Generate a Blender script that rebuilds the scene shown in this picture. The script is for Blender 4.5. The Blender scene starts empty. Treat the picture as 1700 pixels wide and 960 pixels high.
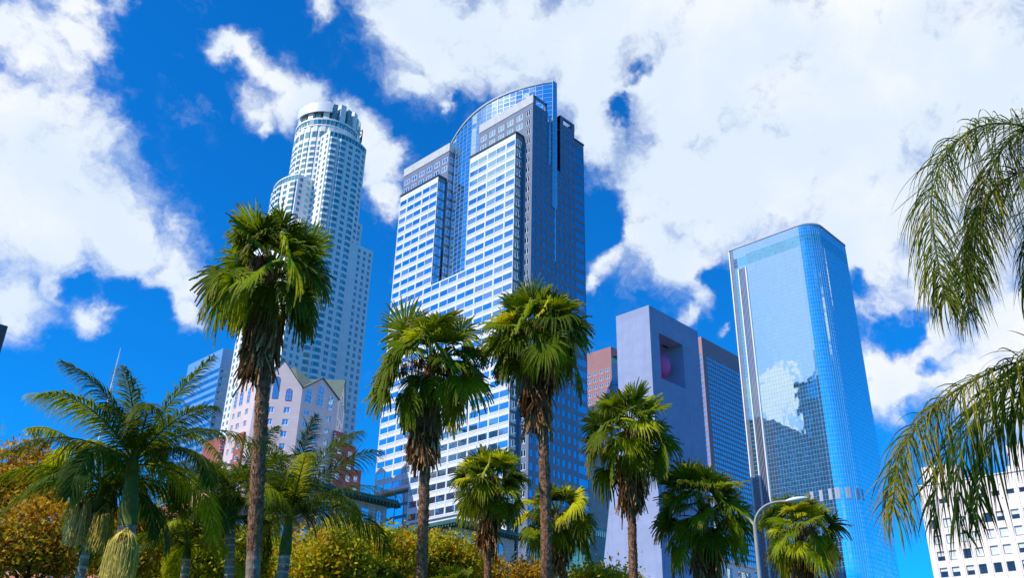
import bpy, math, random
import numpy as np
from mathutils import Vector, Matrix
R = math.radians
rng = np.random.default_rng(7); random.seed(7)
scn = bpy.context.scene; COL = scn.collection

# ------------------------------------------------------------------ camera
CAMP = Vector((0, 0, 1.7))
AX_R = Vector((0.69252967, -0.72108079, 0.02109869)); AX_U = Vector((-0.33528117, -0.29583384, 0.89446569)); AX_B = Vector((-0.63874032, -0.62651803, -0.44663852))
cd = bpy.data.cameras.new('camera'); cam = bpy.data.objects.new('camera', cd); COL.objects.link(cam); scn.camera = cam
cd.sensor_width = 36; cd.lens = 1503 / 1700 * 36; cd.clip_start = .1; cd.clip_end = 20000
m3 = Matrix((AX_R, AX_U, AX_B)).transposed(); cam.matrix_world = Matrix.Translation(CAMP) @ m3.to_4x4()
def direction(px, py): return (AX_R * (px - 850) - AX_U * (py - 480) - AX_B * 1503)
def at(px, py, r):                                     # a point r metres away (measured on the ground) along a sight line
    d = direction(px, py); return CAMP + d * (r / math.hypot(d.x, d.y))
def proj(P):
    c = Vector(P) - CAMP; z = -c.dot(AX_B)
    return (850 + 1503 * c.dot(AX_R) / z, 480 - 1503 * c.dot(AX_U) / z) if z > 0 else (-9e3, -9e3)

# ------------------------------------------------------------------ world, sun, exposure
SUN_PHI, SUN_EL = 164, 46                              # direction the sun comes from: angle from +X, elevation
scn.view_settings.view_transform = 'Standard'; scn.view_settings.look = 'None'; scn.view_settings.exposure = 0.0; scn.view_settings.gamma = 1
scn.view_settings.use_curve_mapping = False
scn.render.engine = 'CYCLES'; scn.render.resolution_x = 1024; scn.render.resolution_y = 579
scn.cycles.max_bounces = 7; scn.cycles.transparent_max_bounces = 6
W = bpy.data.worlds.new('World'); scn.world = W; W.use_nodes = True
class NT:
    def __init__(s, nt): s.t = nt; nt.nodes.clear()
    def n(s, ty, **k):
        x = s.t.nodes.new(ty)
        for a, b in k.items(): setattr(x, a, b)
        return x
    def l(s, a, b): s.t.links.new(a, b)
    def put(s, sock, v):
        if isinstance(v, bpy.types.NodeSocket): s.l(v, sock)
        else: sock.default_value = v
    def m(s, op, a, b=0.0, c=None, clamp=False):
        x = s.n('ShaderNodeMath', operation=op, use_clamp=clamp); s.put(x.inputs[0], a); s.put(x.inputs[1], b)
        if c is not None: s.put(x.inputs[2], c)
        return x.outputs[0]
    def vm(s, op, a, b=(0, 0, 0), out=0):
        x = s.n('ShaderNodeVectorMath', operation=op); s.put(x.inputs[0], a)
        if op == 'SCALE': s.put(x.inputs['Scale'], b)
        else: s.put(x.inputs[1], b)
        return x.outputs[out]
    def mixc(s, f, a, b, bt='MIX'):
        x = s.n('ShaderNodeMix', data_type='RGBA', blend_type=bt); s.put(x.inputs[0], f)
        s.put(x.inputs[6], a if not isinstance(a, tuple) else (*a[:3], 1)); s.put(x.inputs[7], b if not isinstance(b, tuple) else (*b[:3], 1)); return x.outputs[2]
    def noise(s, vec, scale, detail=4, rough=.5, dim='3D', out=0, lac=2.0, dist=0.0):
        x = s.n('ShaderNodeTexNoise', noise_dimensions=dim); s.put(x.inputs['Vector'], vec); x.inputs['Scale'].default_value = scale
        x.inputs['Detail'].default_value = detail; x.inputs['Roughness'].default_value = rough; x.inputs['Lacunarity'].default_value = lac; x.inputs['Distortion'].default_value = dist
        return x.outputs[out]
    def ramp(s, v, a, b, c=0.0, d=1.0, smooth=True):
        x = s.n('ShaderNodeMapRange', interpolation_type='SMOOTHSTEP' if smooth else 'LINEAR', clamp=True)
        s.put(x.inputs[0], v)
        for i, q in enumerate((a, b, c, d)): s.put(x.inputs[1 + i], q)
        return x.outputs[0]
w = NT(W.node_tree)
sky = w.n('ShaderNodeTexSky', sky_type='NISHITA'); sky.sun_disc = False; sky.sun_elevation = R(SUN_EL); sky.sun_rotation = R(90 - SUN_PHI)
sky.altitude = 0; sky.air_density = 1.0; sky.dust_density = 0.0; sky.ozone_density = 2.0
vec = w.n('ShaderNodeTexCoord').outputs['Generated']
warp = w.noise(vec, 10, 5, .62, out=1); warp = w.vm('SUBTRACT', warp, (.5, .5, .5)); warp = w.vm('SCALE', warp, .085); vw = w.vm('ADD', vec, warp)
CL = [(60, 90, 85), (130, 55, 45), (20, 220, 140), (90, 270, 120), (20, 60, 60), (120, 340, 130), (190, 370, 100), (60, 400, 120), (230, 415, 85), (275, 440, 65), (305, 480, 52), (312, 520, 30), (25, 505, 55), (152, 515, 34), (0, 320, 140), (150, 12, 40), (175, 0, 35),
      (378, 72, 42), (400, 90, 30), (430, 115, 32), (462, 145, 45), (432, 190, 40), (480, 165, 50), (515, 158, 38), (440, 215, 22), (535, 20, 34), (565, 195, 32),
      (610, 235, 42), (630, 280, 50), (645, 330, 38), (640, 20, 45), (700, 40, 110), (720, 100, 75), (690, 140, 35), (780, 50, 130), (820, 120, 60), (880, 50, 150), (960, 90, 160), (735, 178, 18), (1060, 20, 150),
      (1200, 100, 230), (1420, 90, 270), (1620, 120, 260), (1120, 310, 150), (1010, 225, 60), (985, 190, 40), (1250, 300, 190), (1420, 300, 170), (1580, 330, 190), (1135, 440, 85), (1075, 400, 75), (1165, 505, 45), (1145, 530, 24),
      (1000, 425, 38), (985, 455, 26), (1460, 400, 110), (1560, 460, 120), (1680, 520, 120), (1500, 620, 75), (1600, 640, 95), (1460, 600, 45), (1203, 548, 16), (1540, 580, 60), (1700, 640, 110), (730, 175, 14)]
HO = [(1058, 118, 17), (1050, 146, 13), (1038, 186, 13), (1008, 335, 30), (985, 372, 40), (1010, 378, 24), (1440, 482, 20), (1478, 548, 22), (1512, 540, 15), (1545, 596, 15), (1462, 520, 14), (25, 395, 0), (1230, 520, 60), (1190, 470, 26), (30, 392, 8), (115, 470, 18), (185, 470, 22), (1560, 690, 40), (250, 500, 26)]
def blob(c, rad, k=1.0):
    d = w.vm('DISTANCE', vw, tuple(c), out=1); return w.m('MULTIPLY_ADD', d, -k / rad, k)
def dirv(px, py): return direction(px, py).normalized()
def mirr(px, py): d = dirv(px, py); d.x = -d.x; return d   # where a -X facing curtain wall sends this sight line
acc = None
REFL = [(1290, 640, 50), (1320, 650, 42), (1280, 680, 40), (1300, 720, 35), (1255, 650, 30), (830, 270, 60)]
for px, py, r in CL:
    b = blob(dirv(px, py), r / 1480.0); acc = b if acc is None else w.m('SMOOTH_MAX', acc, b, .15)
for px, py, r in REFL: acc = w.m('MAXIMUM', acc, blob(mirr(px, py), r / 1500.0))
for px, py, a, rr in ((800, 195, 0, 70), (858, 165, 12, 80), (770, 230, -14, 60), (765, 300, 4, 50), (905, 160, 22, 50), (1352, 470, 14, 60), (1350, 640, 14, 50), (1392, 520, 52, 70), (1402, 640, 56, 60), (1425, 470, 86, 60)):
    d_ = dirv(px, py); n_ = Vector((-math.cos(R(a)), -math.sin(R(a)), 0)); d_ = d_ - 2 * d_.dot(n_) * n_; acc = w.m('MAXIMUM', acc, blob(d_, rr / 1500.0))
# scattered clouds in the rest of the sky
big = w.noise(vec, 2.6, 2, .5); front = w.vm('DOT_PRODUCT', vec, tuple(dirv(850, 480)), out=1)
oth = w.m('MULTIPLY_ADD', big, 5.0, -3.7); oth = w.m('SUBTRACT', oth, w.ramp(front, .35, .75, 0, 6)); acc = w.m('MAXIMUM', acc, oth)
acc = w.m('MINIMUM', w.m('MULTIPLY', acc, 1.7), 1.35)
for px, py, r in HO:
    if r: acc = w.m('SUBTRACT', acc, w.m('MAXIMUM', w.m('MULTIPLY', blob(dirv(px, py), r / 1000.0), 1.55), 0.0))
n1 = w.noise(vw, 20, 9, .60); n2 = w.noise(vec, 7, 5, .55)
den = w.m('ADD', acc, w.m('MULTIPLY_ADD', n1, 3.0, -1.62)); den = w.m('ADD', den, w.m('MULTIPLY_ADD', n2, 1.0, -.5))
veil = w.m('MULTIPLY', w.ramp(blob(mirr(1290, 430), .40), 0, .7), .50)  # unseen pale cloud veil, added to brighten the mirror tower's reflection
main = w.m('POWER', w.ramp(den, -.55, 1.05, smooth=False), 1.35)
mp = w.n('ShaderNodeMapping'); w.l(vw, mp.inputs[0]); mp.inputs['Rotation'].default_value = (.3, .5, .8); mp.inputs['Scale'].default_value = (1, 2.2, 1)
wisp = w.m('MULTIPLY', w.m('MULTIPLY', w.ramp(w.noise(mp.outputs[0], 8, 9, .66), .54, .80), w.ramp(n2, .42, .62)), .42)
main = w.ramp(main, 0, .94)
alpha = w.m('MAXIMUM', w.m('MAXIMUM', main, wisp), veil)
shade = w.ramp(w.m('ADD', w.m('MULTIPLY', w.noise(vec, 3.2, 3, .5), .7), w.m('MULTIPLY', w.noise(vw, 13, 6, .6), .3)), .38, .62)
tinted = w.mixc(1.0, sky.outputs[0], (.04, 1.02, 2.1), 'MULTIPLY')
cloudc = w.mixc(shade, (7.5, 8.6, 10.0), (9.8, 10.0, 10.4))
skyc = w.mixc(alpha, tinted, cloudc)
bg = w.n('ShaderNodeBackground'); w.l(skyc, bg.inputs[0]); bg.inputs[1].default_value = .1
wo = w.n('ShaderNodeOutputWorld'); w.l(bg.outputs[0], wo.inputs[0])
W.cycles.sampling_method = 'MANUAL'; W.cycles.sample_map_resolution = 512
sl = bpy.data.lights.new('sun', 'SUN'); sun = bpy.data.objects.new('sun', sl); COL.objects.link(sun)
sl.energy = 5.0; sl.angle = R(.5); sl.color = (1, .95, .86)
sd = Vector((math.cos(R(SUN_PHI)) * math.cos(R(SUN_EL)), math.sin(R(SUN_PHI)) * math.cos(R(SUN_EL)), math.sin(R(SUN_EL))))
sun.rotation_euler = sd.to_track_quat('Z', 'Y').to_euler(); sun.location = (-60, 60, 80)

# ------------------------------------------------------------------ tags, meshes, materials
def tag(o, label=None, cat=None, group=None, kind=None):
    for k, v in (('label', label), ('category', cat), ('group', group), ('kind', kind)):
        if v: o[k] = v
    return o
def empty(name, loc, label, cat, group=None):
    o = bpy.data.objects.new(name, None); COL.objects.link(o); o.location = loc; o.empty_display_size = .5
    return tag(o, label, cat, group)
class MB:
    def __init__(s): s.v = []; s.f = []; s.mi = []; s.r = []
    def poly(s, pts, mi=0, rnd=None):
        k = len(s.v); s.v += [tuple(p) for p in pts]; s.f.append(tuple(range(k, k + len(pts)))); s.mi.append(mi); s.r.append(random.random() if rnd is None else rnd)
    def box(s, a, b, mi=0):
        x0, y0, z0 = a; x1, y1, z1 = b; k = len(s.v)
        s.v += [(x, y, z) for z in (z0, z1) for x, y in ((x0, y0), (x1, y0), (x1, y1), (x0, y1))]
        for q in ((3, 2, 1, 0), (4, 5, 6, 7), (0, 1, 5, 4), (1, 2, 6, 5), (2, 3, 7, 6), (3, 0, 4, 7)):
            s.f.append(tuple(k + i for i in q)); s.mi.append(mi); s.r.append(random.random())
    def obox(s, p, d, n, u0, u1, v0, v1, w0, w1, mi=0):     # box in wall space: u along d, v up, w along outward n
        k = len(s.v)
        for v in (v0, v1):
            for u, q in ((u0, w0), (u0, w1), (u1, w1), (u1, w0)):
                s.v.append((p[0] + d[0] * u + n[0] * q, p[1] + d[1] * u + n[1] * q, v))
        for q in ((3, 2, 1, 0), (4, 5, 6, 7), (0, 1, 5, 4), (1, 2, 6, 5), (2, 3, 7, 6), (3, 0, 4, 7)):
            s.f.append(tuple(k + i for i in q)); s.mi.append(mi); s.r.append(random.random())
    def prism(s, pts, z0, z1, mi=0, top=True, mt=None):
        n = len(pts)
        for i in range(n):
            a, b = pts[i], pts[(i + 1) % n]; s.poly([(*a, z0), (*b, z0), (*b, z1), (*a, z1)], mi)
        if top: s.poly([(*p, z1) for p in pts], mi if mt is None else mt); s.poly([(*p, z0) for p in pts[::-1]], mi)
    def tube(s, pts, rad, seg=8, mi=0, cap=True):
        k = len(s.v); n = len(pts); pts = [Vector(p) for p in pts]
        for i, p in enumerate(pts):
            t = (pts[min(i + 1, n - 1)] - pts[max(i - 1, 0)]).normalized()
            a = t.orthogonal().normalized() if abs(t.z) > .99 else t.cross(Vector((0, 0, 1))).normalized(); b = t.cross(a)
            rr = rad[i] if hasattr(rad, '__len__') else rad
            for j in range(seg):
                th = 2 * math.pi * j / seg; q = p + (a * math.cos(th) + b * math.sin(th)) * rr; s.v.append(tuple(q))
        for i in range(n - 1):
            for j in range(seg):
                s.f.append((k + i * seg + j, k + i * seg + (j + 1) % seg, k + (i + 1) * seg + (j + 1) % seg, k + (i + 1) * seg + j)); s.mi.append(mi); s.r.append(random.random())
        if cap:
            s.f.append(tuple(k + j for j in range(seg))); s.f.append(tuple(k + (n - 1) * seg + j for j in range(seg))[::-1]); s.mi += [mi, mi]; s.r += [0, 0]
    def build(s, name, mats, parent=None, smooth=False, kind=None):
        me = bpy.data.meshes.new(name); me.from_pydata(s.v, [], s.f)
        mats = mats if isinstance(mats, (list, tuple)) else [mats]
        for m_ in mats: me.materials.append(m_)
        me.polygons.foreach_set('material_index', s.mi)
        a = me.attributes.new('rnd', 'FLOAT', 'FACE'); a.data.foreach_set('value', s.r)
        if smooth: me.polygons.foreach_set('use_smooth', [True] * len(s.f))
        me.update(); o = bpy.data.objects.new(name, me); COL.objects.link(o)
        if parent: o.parent = parent; o.location = -parent.location
        if kind: o['kind'] = kind
        return o
def np_build(name, v, f, col, mats, parent=None, smooth=False, mi=None):
    v = np.asarray(v, np.float32).reshape(-1, 3); f = np.asarray(f, np.int32)
    me = bpy.data.meshes.new(name); me.vertices.add(len(v)); me.vertices.foreach_set('co', v.ravel())
    me.loops.add(f.size); me.loops.foreach_set('vertex_index', f.ravel()); me.polygons.add(len(f)); me.polygons.foreach_set('loop_start', np.arange(len(f)) * 4)
    me.polygons.foreach_set('loop_total', np.full(len(f), 4))
    for m_ in (mats if isinstance(mats, list) else [mats]): me.materials.append(m_)
    me.update(calc_edges=True); me.validate()
    if len(me.polygons) == len(f):
        c = me.attributes.new('tint', 'FLOAT_COLOR', 'FACE'); cc = np.ones((len(f), 4), np.float32); cc[:, :3] = col; c.data.foreach_set('color', cc.ravel())
        if smooth: me.polygons.foreach_set('use_smooth', np.ones(len(f), bool))
    o = bpy.data.objects.new(name, me); COL.objects.link(o)
    if parent: o.parent = parent; o.location = -parent.location
    return o
def mat(name, col, rough=.7, metal=0.0, var=0.0, vscale=1.0, bump=0.0, bscale=5.0, spec=.5, streak=0.0, joints=None, jcol=.75):
    M = bpy.data.materials.new(name); M.use_nodes = True; t = NT(M.node_tree)
    P = t.n('ShaderNodeBsdfPrincipled'); o = t.n('ShaderNodeOutputMaterial'); t.l(P.outputs[0], o.inputs[0])
    co = t.n('ShaderNodeTexCoord').outputs['Object']; c = (*col, 1)
    P.inputs['Roughness'].default_value = rough; P.inputs['Metallic'].default_value = metal; P.inputs['Specular IOR Level'].default_value = spec
    src = None
    if var:
        f = t.ramp(t.noise(co, vscale, 5, .6), .3, .7); src = t.mixc(f, tuple(x * (1 - var) for x in col), tuple(min(1, x * (1 + var)) for x in col))
    if streak:
        mp = t.n('ShaderNodeMapping'); t.l(co, mp.inputs[0]); mp.inputs['Scale'].default_value = (1.2, 1.2, .06)
        f = t.m('MULTIPLY', t.ramp(t.noise(mp.outputs[0], 1.6, 5, .6), .45, .75), streak); src = t.mixc(f, src or (*col, 1), tuple(x * .55 for x in col))
    if joints:
        sp = t.n('ShaderNodeSeparateXYZ'); t.l(co, sp.inputs[0]); s_ = t.m('ADD', sp.outputs[0], sp.outputs[1])
        a = t.m('LESS_THAN', t.m('FRACT', t.m('DIVIDE', sp.outputs[2], joints[1])), joints[2] / joints[1])
        b = t.m('LESS_THAN', t.m('FRACT', t.m('DIVIDE', s_, joints[0])), joints[2] / joints[0]); j = t.m('MAXIMUM', a, b)
        src = t.mixc(j, src or (*col, 1), tuple(x * jcol for x in col))
        cell = t.n('ShaderNodeCombineXYZ'); t.put(cell.inputs[0], t.m('FLOOR', t.m('DIVIDE', s_, joints[0]))); t.put(cell.inputs[2], t.m('FLOOR', t.m('DIVIDE', sp.outputs[2], joints[1])))
        wn = t.n('ShaderNodeTexWhiteNoise'); t.l(cell.outputs[0], wn.inputs[0]); src = t.mixc(t.m('MULTIPLY', wn.outputs[0], .14), src, tuple(x * .6 for x in col))
    if src: t.l(src, P.inputs['Base Color'])
    else: P.inputs['Base Color'].default_value = c
    if bump:
        b = t.n('ShaderNodeBump'); b.inputs['Strength'].default_value = bump; b.inputs['Distance'].default_value = .05; t.l(t.noise(co, bscale, 5, .6), b.inputs['Height']); t.l(b.outputs[0], P.inputs['Normal'])
    return M
def glass(name, dark, refl, k=.55, rough=.03, wav=.02, wscale=.25, vary=.35, blinds=0.0):
    # coated window glass: a dark room behind and a tinted mirror coat
    M = bpy.data.materials.new(name); M.use_nodes = True; t = NT(M.node_tree); o = t.n('ShaderNodeOutputMaterial')
    A = t.n('ShaderNodeAttribute', attribute_name='rnd').outputs['Fac']
    d = t.n('ShaderNodeBsdfPrincipled'); d.inputs['Roughness'].default_value = .25; bl = t.m('MULTIPLY', t.m('GREATER_THAN', A, .80), blinds); t.l(t.mixc(bl, t.mixc(t.m('FRACT', t.m('MULTIPLY', A, 7.3)), tuple(x * (1 - vary) for x in dark), tuple(x * (1 + vary * 2) for x in dark)), (.36, .42, .44)), d.inputs['Base Color'])
    g = t.n('ShaderNodeBsdfGlossy'); g.inputs[0].default_value = (*refl, 1); g.inputs['Roughness'].default_value = rough
    b = t.n('ShaderNodeBump'); b.inputs['Strength'].default_value = 1; b.inputs['Distance'].default_value = wav
    t.l(t.noise(t.n('ShaderNodeTexCoord').outputs['Object'], wscale, 2, .5), b.inputs['Height']); t.l(b.outputs[0], g.inputs['Normal'])
    fr = t.n('ShaderNodeLayerWeight'); fr.inputs[0].default_value = .35
    mx = t.n('ShaderNodeMixShader'); t.l(t.m('MULTIPLY', t.m('MULTIPLY_ADD', fr.outputs['Fresnel'], 1 - k, k, clamp=True), t.m('MULTIPLY_ADD', bl, -.35, 1.0)), mx.inputs[0]); t.l(d.outputs[0], mx.inputs[1]); t.l(g.outputs[0], mx.inputs[2]); t.l(mx.outputs[0], o.inputs[0])
    return M
def leafmat(name, trans=.35, rough=.45, spec=.4):
    M = bpy.data.materials.new(name); M.use_nodes = True; t = NT(M.node_tree); o = t.n('ShaderNodeOutputMaterial')
    A = t.n('ShaderNodeAttribute', attribute_name='tint').outputs['Color']
    nz = t.ramp(t.noise(t.n('ShaderNodeTexCoord').outputs['Object'], 9, 4, .6), .3, .7, .75, 1.2)
    c = t.mixc(1.0, A, nz, 'MULTIPLY')
    d = t.n('ShaderNodeBsdfPrincipled'); d.inputs['Roughness'].default_value = rough; d.inputs['Specular IOR Level'].default_value = spec; t.l(c, d.inputs['Base Color'])
    tr = t.n('ShaderNodeBsdfTranslucent'); t.l(t.mixc(1.0, c, (1.7, 1.6, .5), 'MULTIPLY'), tr.inputs[0])
    mx = t.n('ShaderNodeMixShader'); mx.inputs[0].default_value = trans; t.l(d.outputs[0], mx.inputs[1]); t.l(tr.outputs[0], mx.inputs[2]); t.l(mx.outputs[0], o.inputs[0])
    return M

# ------------------------------------------------------------------ facades
def seg_frame(p0, p1):
    dx, dy = p1[0] - p0[0], p1[1] - p0[1]; L = math.hypot(dx, dy); d = (dx / L, dy / L); return L, d, (d[1], -d[0])
class Building:
    def __init__(s, name, base, label, cat='building', group=None):
        s.o = empty(name, base, label, cat, group); s.wall = MB(); s.win = []
    def facade(s, p0, p1, z0, z1, cols, rows, rec=.25, mi=0, style='plain', tilt=.3, W_=None, off=0.0, gm=1):
        W_ = W_ or s.wall; L, d, n = seg_frame(p0, p1)
        if off: p0 = (p0[0] + n[0] * off, p0[1] + n[1] * off)
        def P(u, v, q=0.0): return (p0[0] + d[0] * u + n[0] * q, p0[1] + d[1] * u + n[1] * q, v)
        def Q(u0, u1, v0, v1, q=0.0): 
            if u1 - u0 > 1e-4 and v1 - v0 > 1e-4: W_.poly([P(u0, v0, q), P(u1, v0, q), P(u1, v1, q), P(u0, v1, q)], mi)
        z = z0
        for v0, v1 in rows:
            if v0 < z0 or v1 > z1: continue
            Q(0, L, z, v0); u = 0
            for u0, u1 in cols:
                Q(u, u0, v0, v1); u = u1
                if rec > 0:
                    W_.poly([P(u0, v0), P(u1, v0), P(u1, v0, -rec), P(u0, v0, -rec)], mi); W_.poly([P(u0, v1, -rec), P(u1, v1, -rec), P(u1, v1), P(u0, v1)], mi)
                    W_.poly([P(u0, v0), P(u0, v0, -rec), P(u0, v1, -rec), P(u0, v1)], mi); W_.poly([P(u1, v0, -rec), P(u1, v0), P(u1, v1), P(u1, v1, -rec)], mi)
                a = proj(P(u0, v0)); b = proj(P(u1, v0)); c = proj(P(u1, v1)); e = proj(P(u0, v1))
                area = abs((c[0] - a[0]) * (e[1] - b[1]) - (c[1] - a[1]) * (e[0] - b[0])) / 2
                cx, cy = (a[0] + c[0]) / 2, (a[1] + c[1]) / 2
                vis = -5 < cx < 1705 and -5 < cy < 965 and ((P(u0, v0)[0] - CAMP.x) * n[0] + (P(u0, v0)[1] - CAMP.y) * n[1]) < 0
                s.win.append((area if vis else 0, p0, d, n, u0, u1, v0, v1, rec, style, tilt, gm))
            Q(u, L, v0, v1); z = v1
        Q(0, L, z, z1)
    def winmesh(s, M, rec_):
        _, p0, d, n, u0, u1, v0, v1, rec, style, tilt, gm = rec_
        def P(u, v, q=0.0): return (p0[0] + d[0] * u + n[0] * q, p0[1] + d[1] * u + n[1] * q, v)
        ta, tb = [random.gauss(0, math.tan(R(tilt))) for _ in (0, 1)]; w2, h2 = (u1 - u0) / 2, (v1 - v0) / 2; q = -rec + .02 + abs(ta) * w2 + abs(tb) * h2
        rn = random.random()
        M.poly([P(u0, v0, q - ta * w2 - tb * h2), P(u1, v0, q + ta * w2 - tb * h2), P(u1, v1, q + ta * w2 + tb * h2), P(u0, v1, q - ta * w2 + tb * h2)], gm - 1, rn)
        f = .2 if style == 'pair' else .09; ft = q + .10
        fm_ = 3 if style == 'dframe' else 2
        if style in ('frame', 'pair', 'sash', 'triple', 'white', 'dframe'):
            for a in ((u0, u0 + f, v0, v1), (u1 - f, u1, v0, v1), (u0 + f, u1 - f, v0, v0 + f), (u0 + f, u1 - f, v1 - f, v1)): M.obox(p0, d, n, *a, -rec - .02, ft, fm_)
        if style == 'pair': um = (u0 + u1) / 2; M.obox(p0, d, n, um - .1, um + .1, v0 + f, v1 - f, -rec - .02, ft, 2)
        if style == 'triple':
            for k in (1, 2): um = u0 + (u1 - u0) * k / 3; M.obox(p0, d, n, um - .04, um + .04, v0 + f, v1 - f, -rec - .02, ft, 2)
        if style == 'split':
            for k in (1, 2, 3): um = u0 + (u1 - u0) * k / 4; M.obox(p0, d, n, um - .025, um + .025, v0, v1, -rec - .02, ft - .04, 2)
    def finish(s, wallmats, winmats, wallname='wall', winname='window', top=100, label=None):
        if s.wall.f: s.wall.build(wallname, wallmats, s.o)
        s.win.sort(key=lambda a: -a[0]); n = 0; rest = MB()
        for r_ in s.win:
            if n < top and r_[0] > 0: M = MB(); s.winmesh(M, r_); M.build(winname, winmats, s.o); n += 1
            else: s.winmesh(rest, r_)
        if rest.f: rest.build(winname + 's' if n else 'windows', winmats, s.o, kind='stuff' if n else None)
def rows_(z0, z1, pitch, a, b): # window rows: from a to b within each storey
    out = []; z = z0
    while z + b <= z1: out.append((z + a, z + b)); z += pitch
    return out
def cols_(L, n, frac, m0=0.0, m1=None):
    m1 = m0 if m1 is None else m1; p = (L - m0 - m1) / n; return [(m0 + p * (i + .5 - frac / 2), m0 + p * (i + .5 + frac / 2)) for i in range(n)]
def arc(cx, cy, r, a0, a1, n): return [(cx + r * math.cos(a0 + (a1 - a0) * i / n), cy + r * math.sin(a0 + (a1 - a0) * i / n)) for i in range(n + 1)]

# ------------------------------------------------------------------ materials
WHITE_GRANITE = mat('white_granite', (.90, .85, .80), .6, var=.05, vscale=.2, joints=(1.2, 1.2, .04), jcol=.82)
PALE_PANEL = mat('pale_metal_panel', (.78, .78, .80), .45, var=.04, vscale=.3, streak=.12)
GREY_GRANITE = mat('grey_granite', (.19, .22, .29), .35, var=.08, vscale=.3, joints=(1.4, 1.3, .05), jcol=.8)
LIGHT_CONC = mat('light_parapet', (.56, .55, .54), .7, var=.08, vscale=.5, joints=(2.2, 20, .06), jcol=.8, streak=.3)
DARK_METAL = mat('dark_metal', (.03, .035, .045), .4, .3)
WHITE_METAL = mat('white_metal', (.8, .8, .82), .4)
ALU = mat('pale_aluminium', (.62, .70, .76), .35, .2)
TEAL_GLASS = glass('teal_window_glass', (.008, .13, .14), (.25, .78, .72), .30, wav=.03, vary=.6, blinds=.35)
BLUE_GLASS = glass('blue_window_glass', (.012, .07, .16), (.55, .88, 1.0), .60, wav=.03, vary=.5, blinds=.5)
CROWN_GLASS = glass('crown_glass', (.02, .12, .28), (.75, .95, 1.0), .72, wav=.05, wscale=.12)
TOWER_GLASS = glass('tower_glass', (.02, .22, .42), (.85, 1.0, 1.0), .78, wav=.07, wscale=.12, vary=.2)
DARK_GLASS = glass('dark_window_glass', (.010, .012, .018), (.45, .5, .55), .05)
BAND_GLASS = glass('band_glass', (.008, .08, .16), (.45, .80, 1.0), .45, wav=.03)

# ------------------------------------------------------------------ ground
G = MB(); G.poly([(-4000, -4000, 0), (6000, -4000, 0), (6000, 6000, 0), (-4000, 6000, 0)])
tag(G.build('ground', mat('ground_paving', (.10, .09, .08), .9, var=.25, vscale=.3, bump=.3)), kind='structure')
G = MB(); G.poly([(-60, -60, .004), (62, -60, .004), (62, 110, .004), (-60, 110, .004)])
tag(G.build('lawn', mat('lawn_grass', (.05, .09, .02), .95, var=.4, vscale=3, bump=.6, bscale=30)), kind='structure')
G = MB(); G.poly([(64, -400, .008), (72, -400, .008), (72, 1000, .008), (64, 1000, .008)]); 
tag(G.build('road', mat('asphalt', (.05, .05, .052), .9, var=.2, vscale=2)), kind='structure')

exec_parts = []
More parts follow.
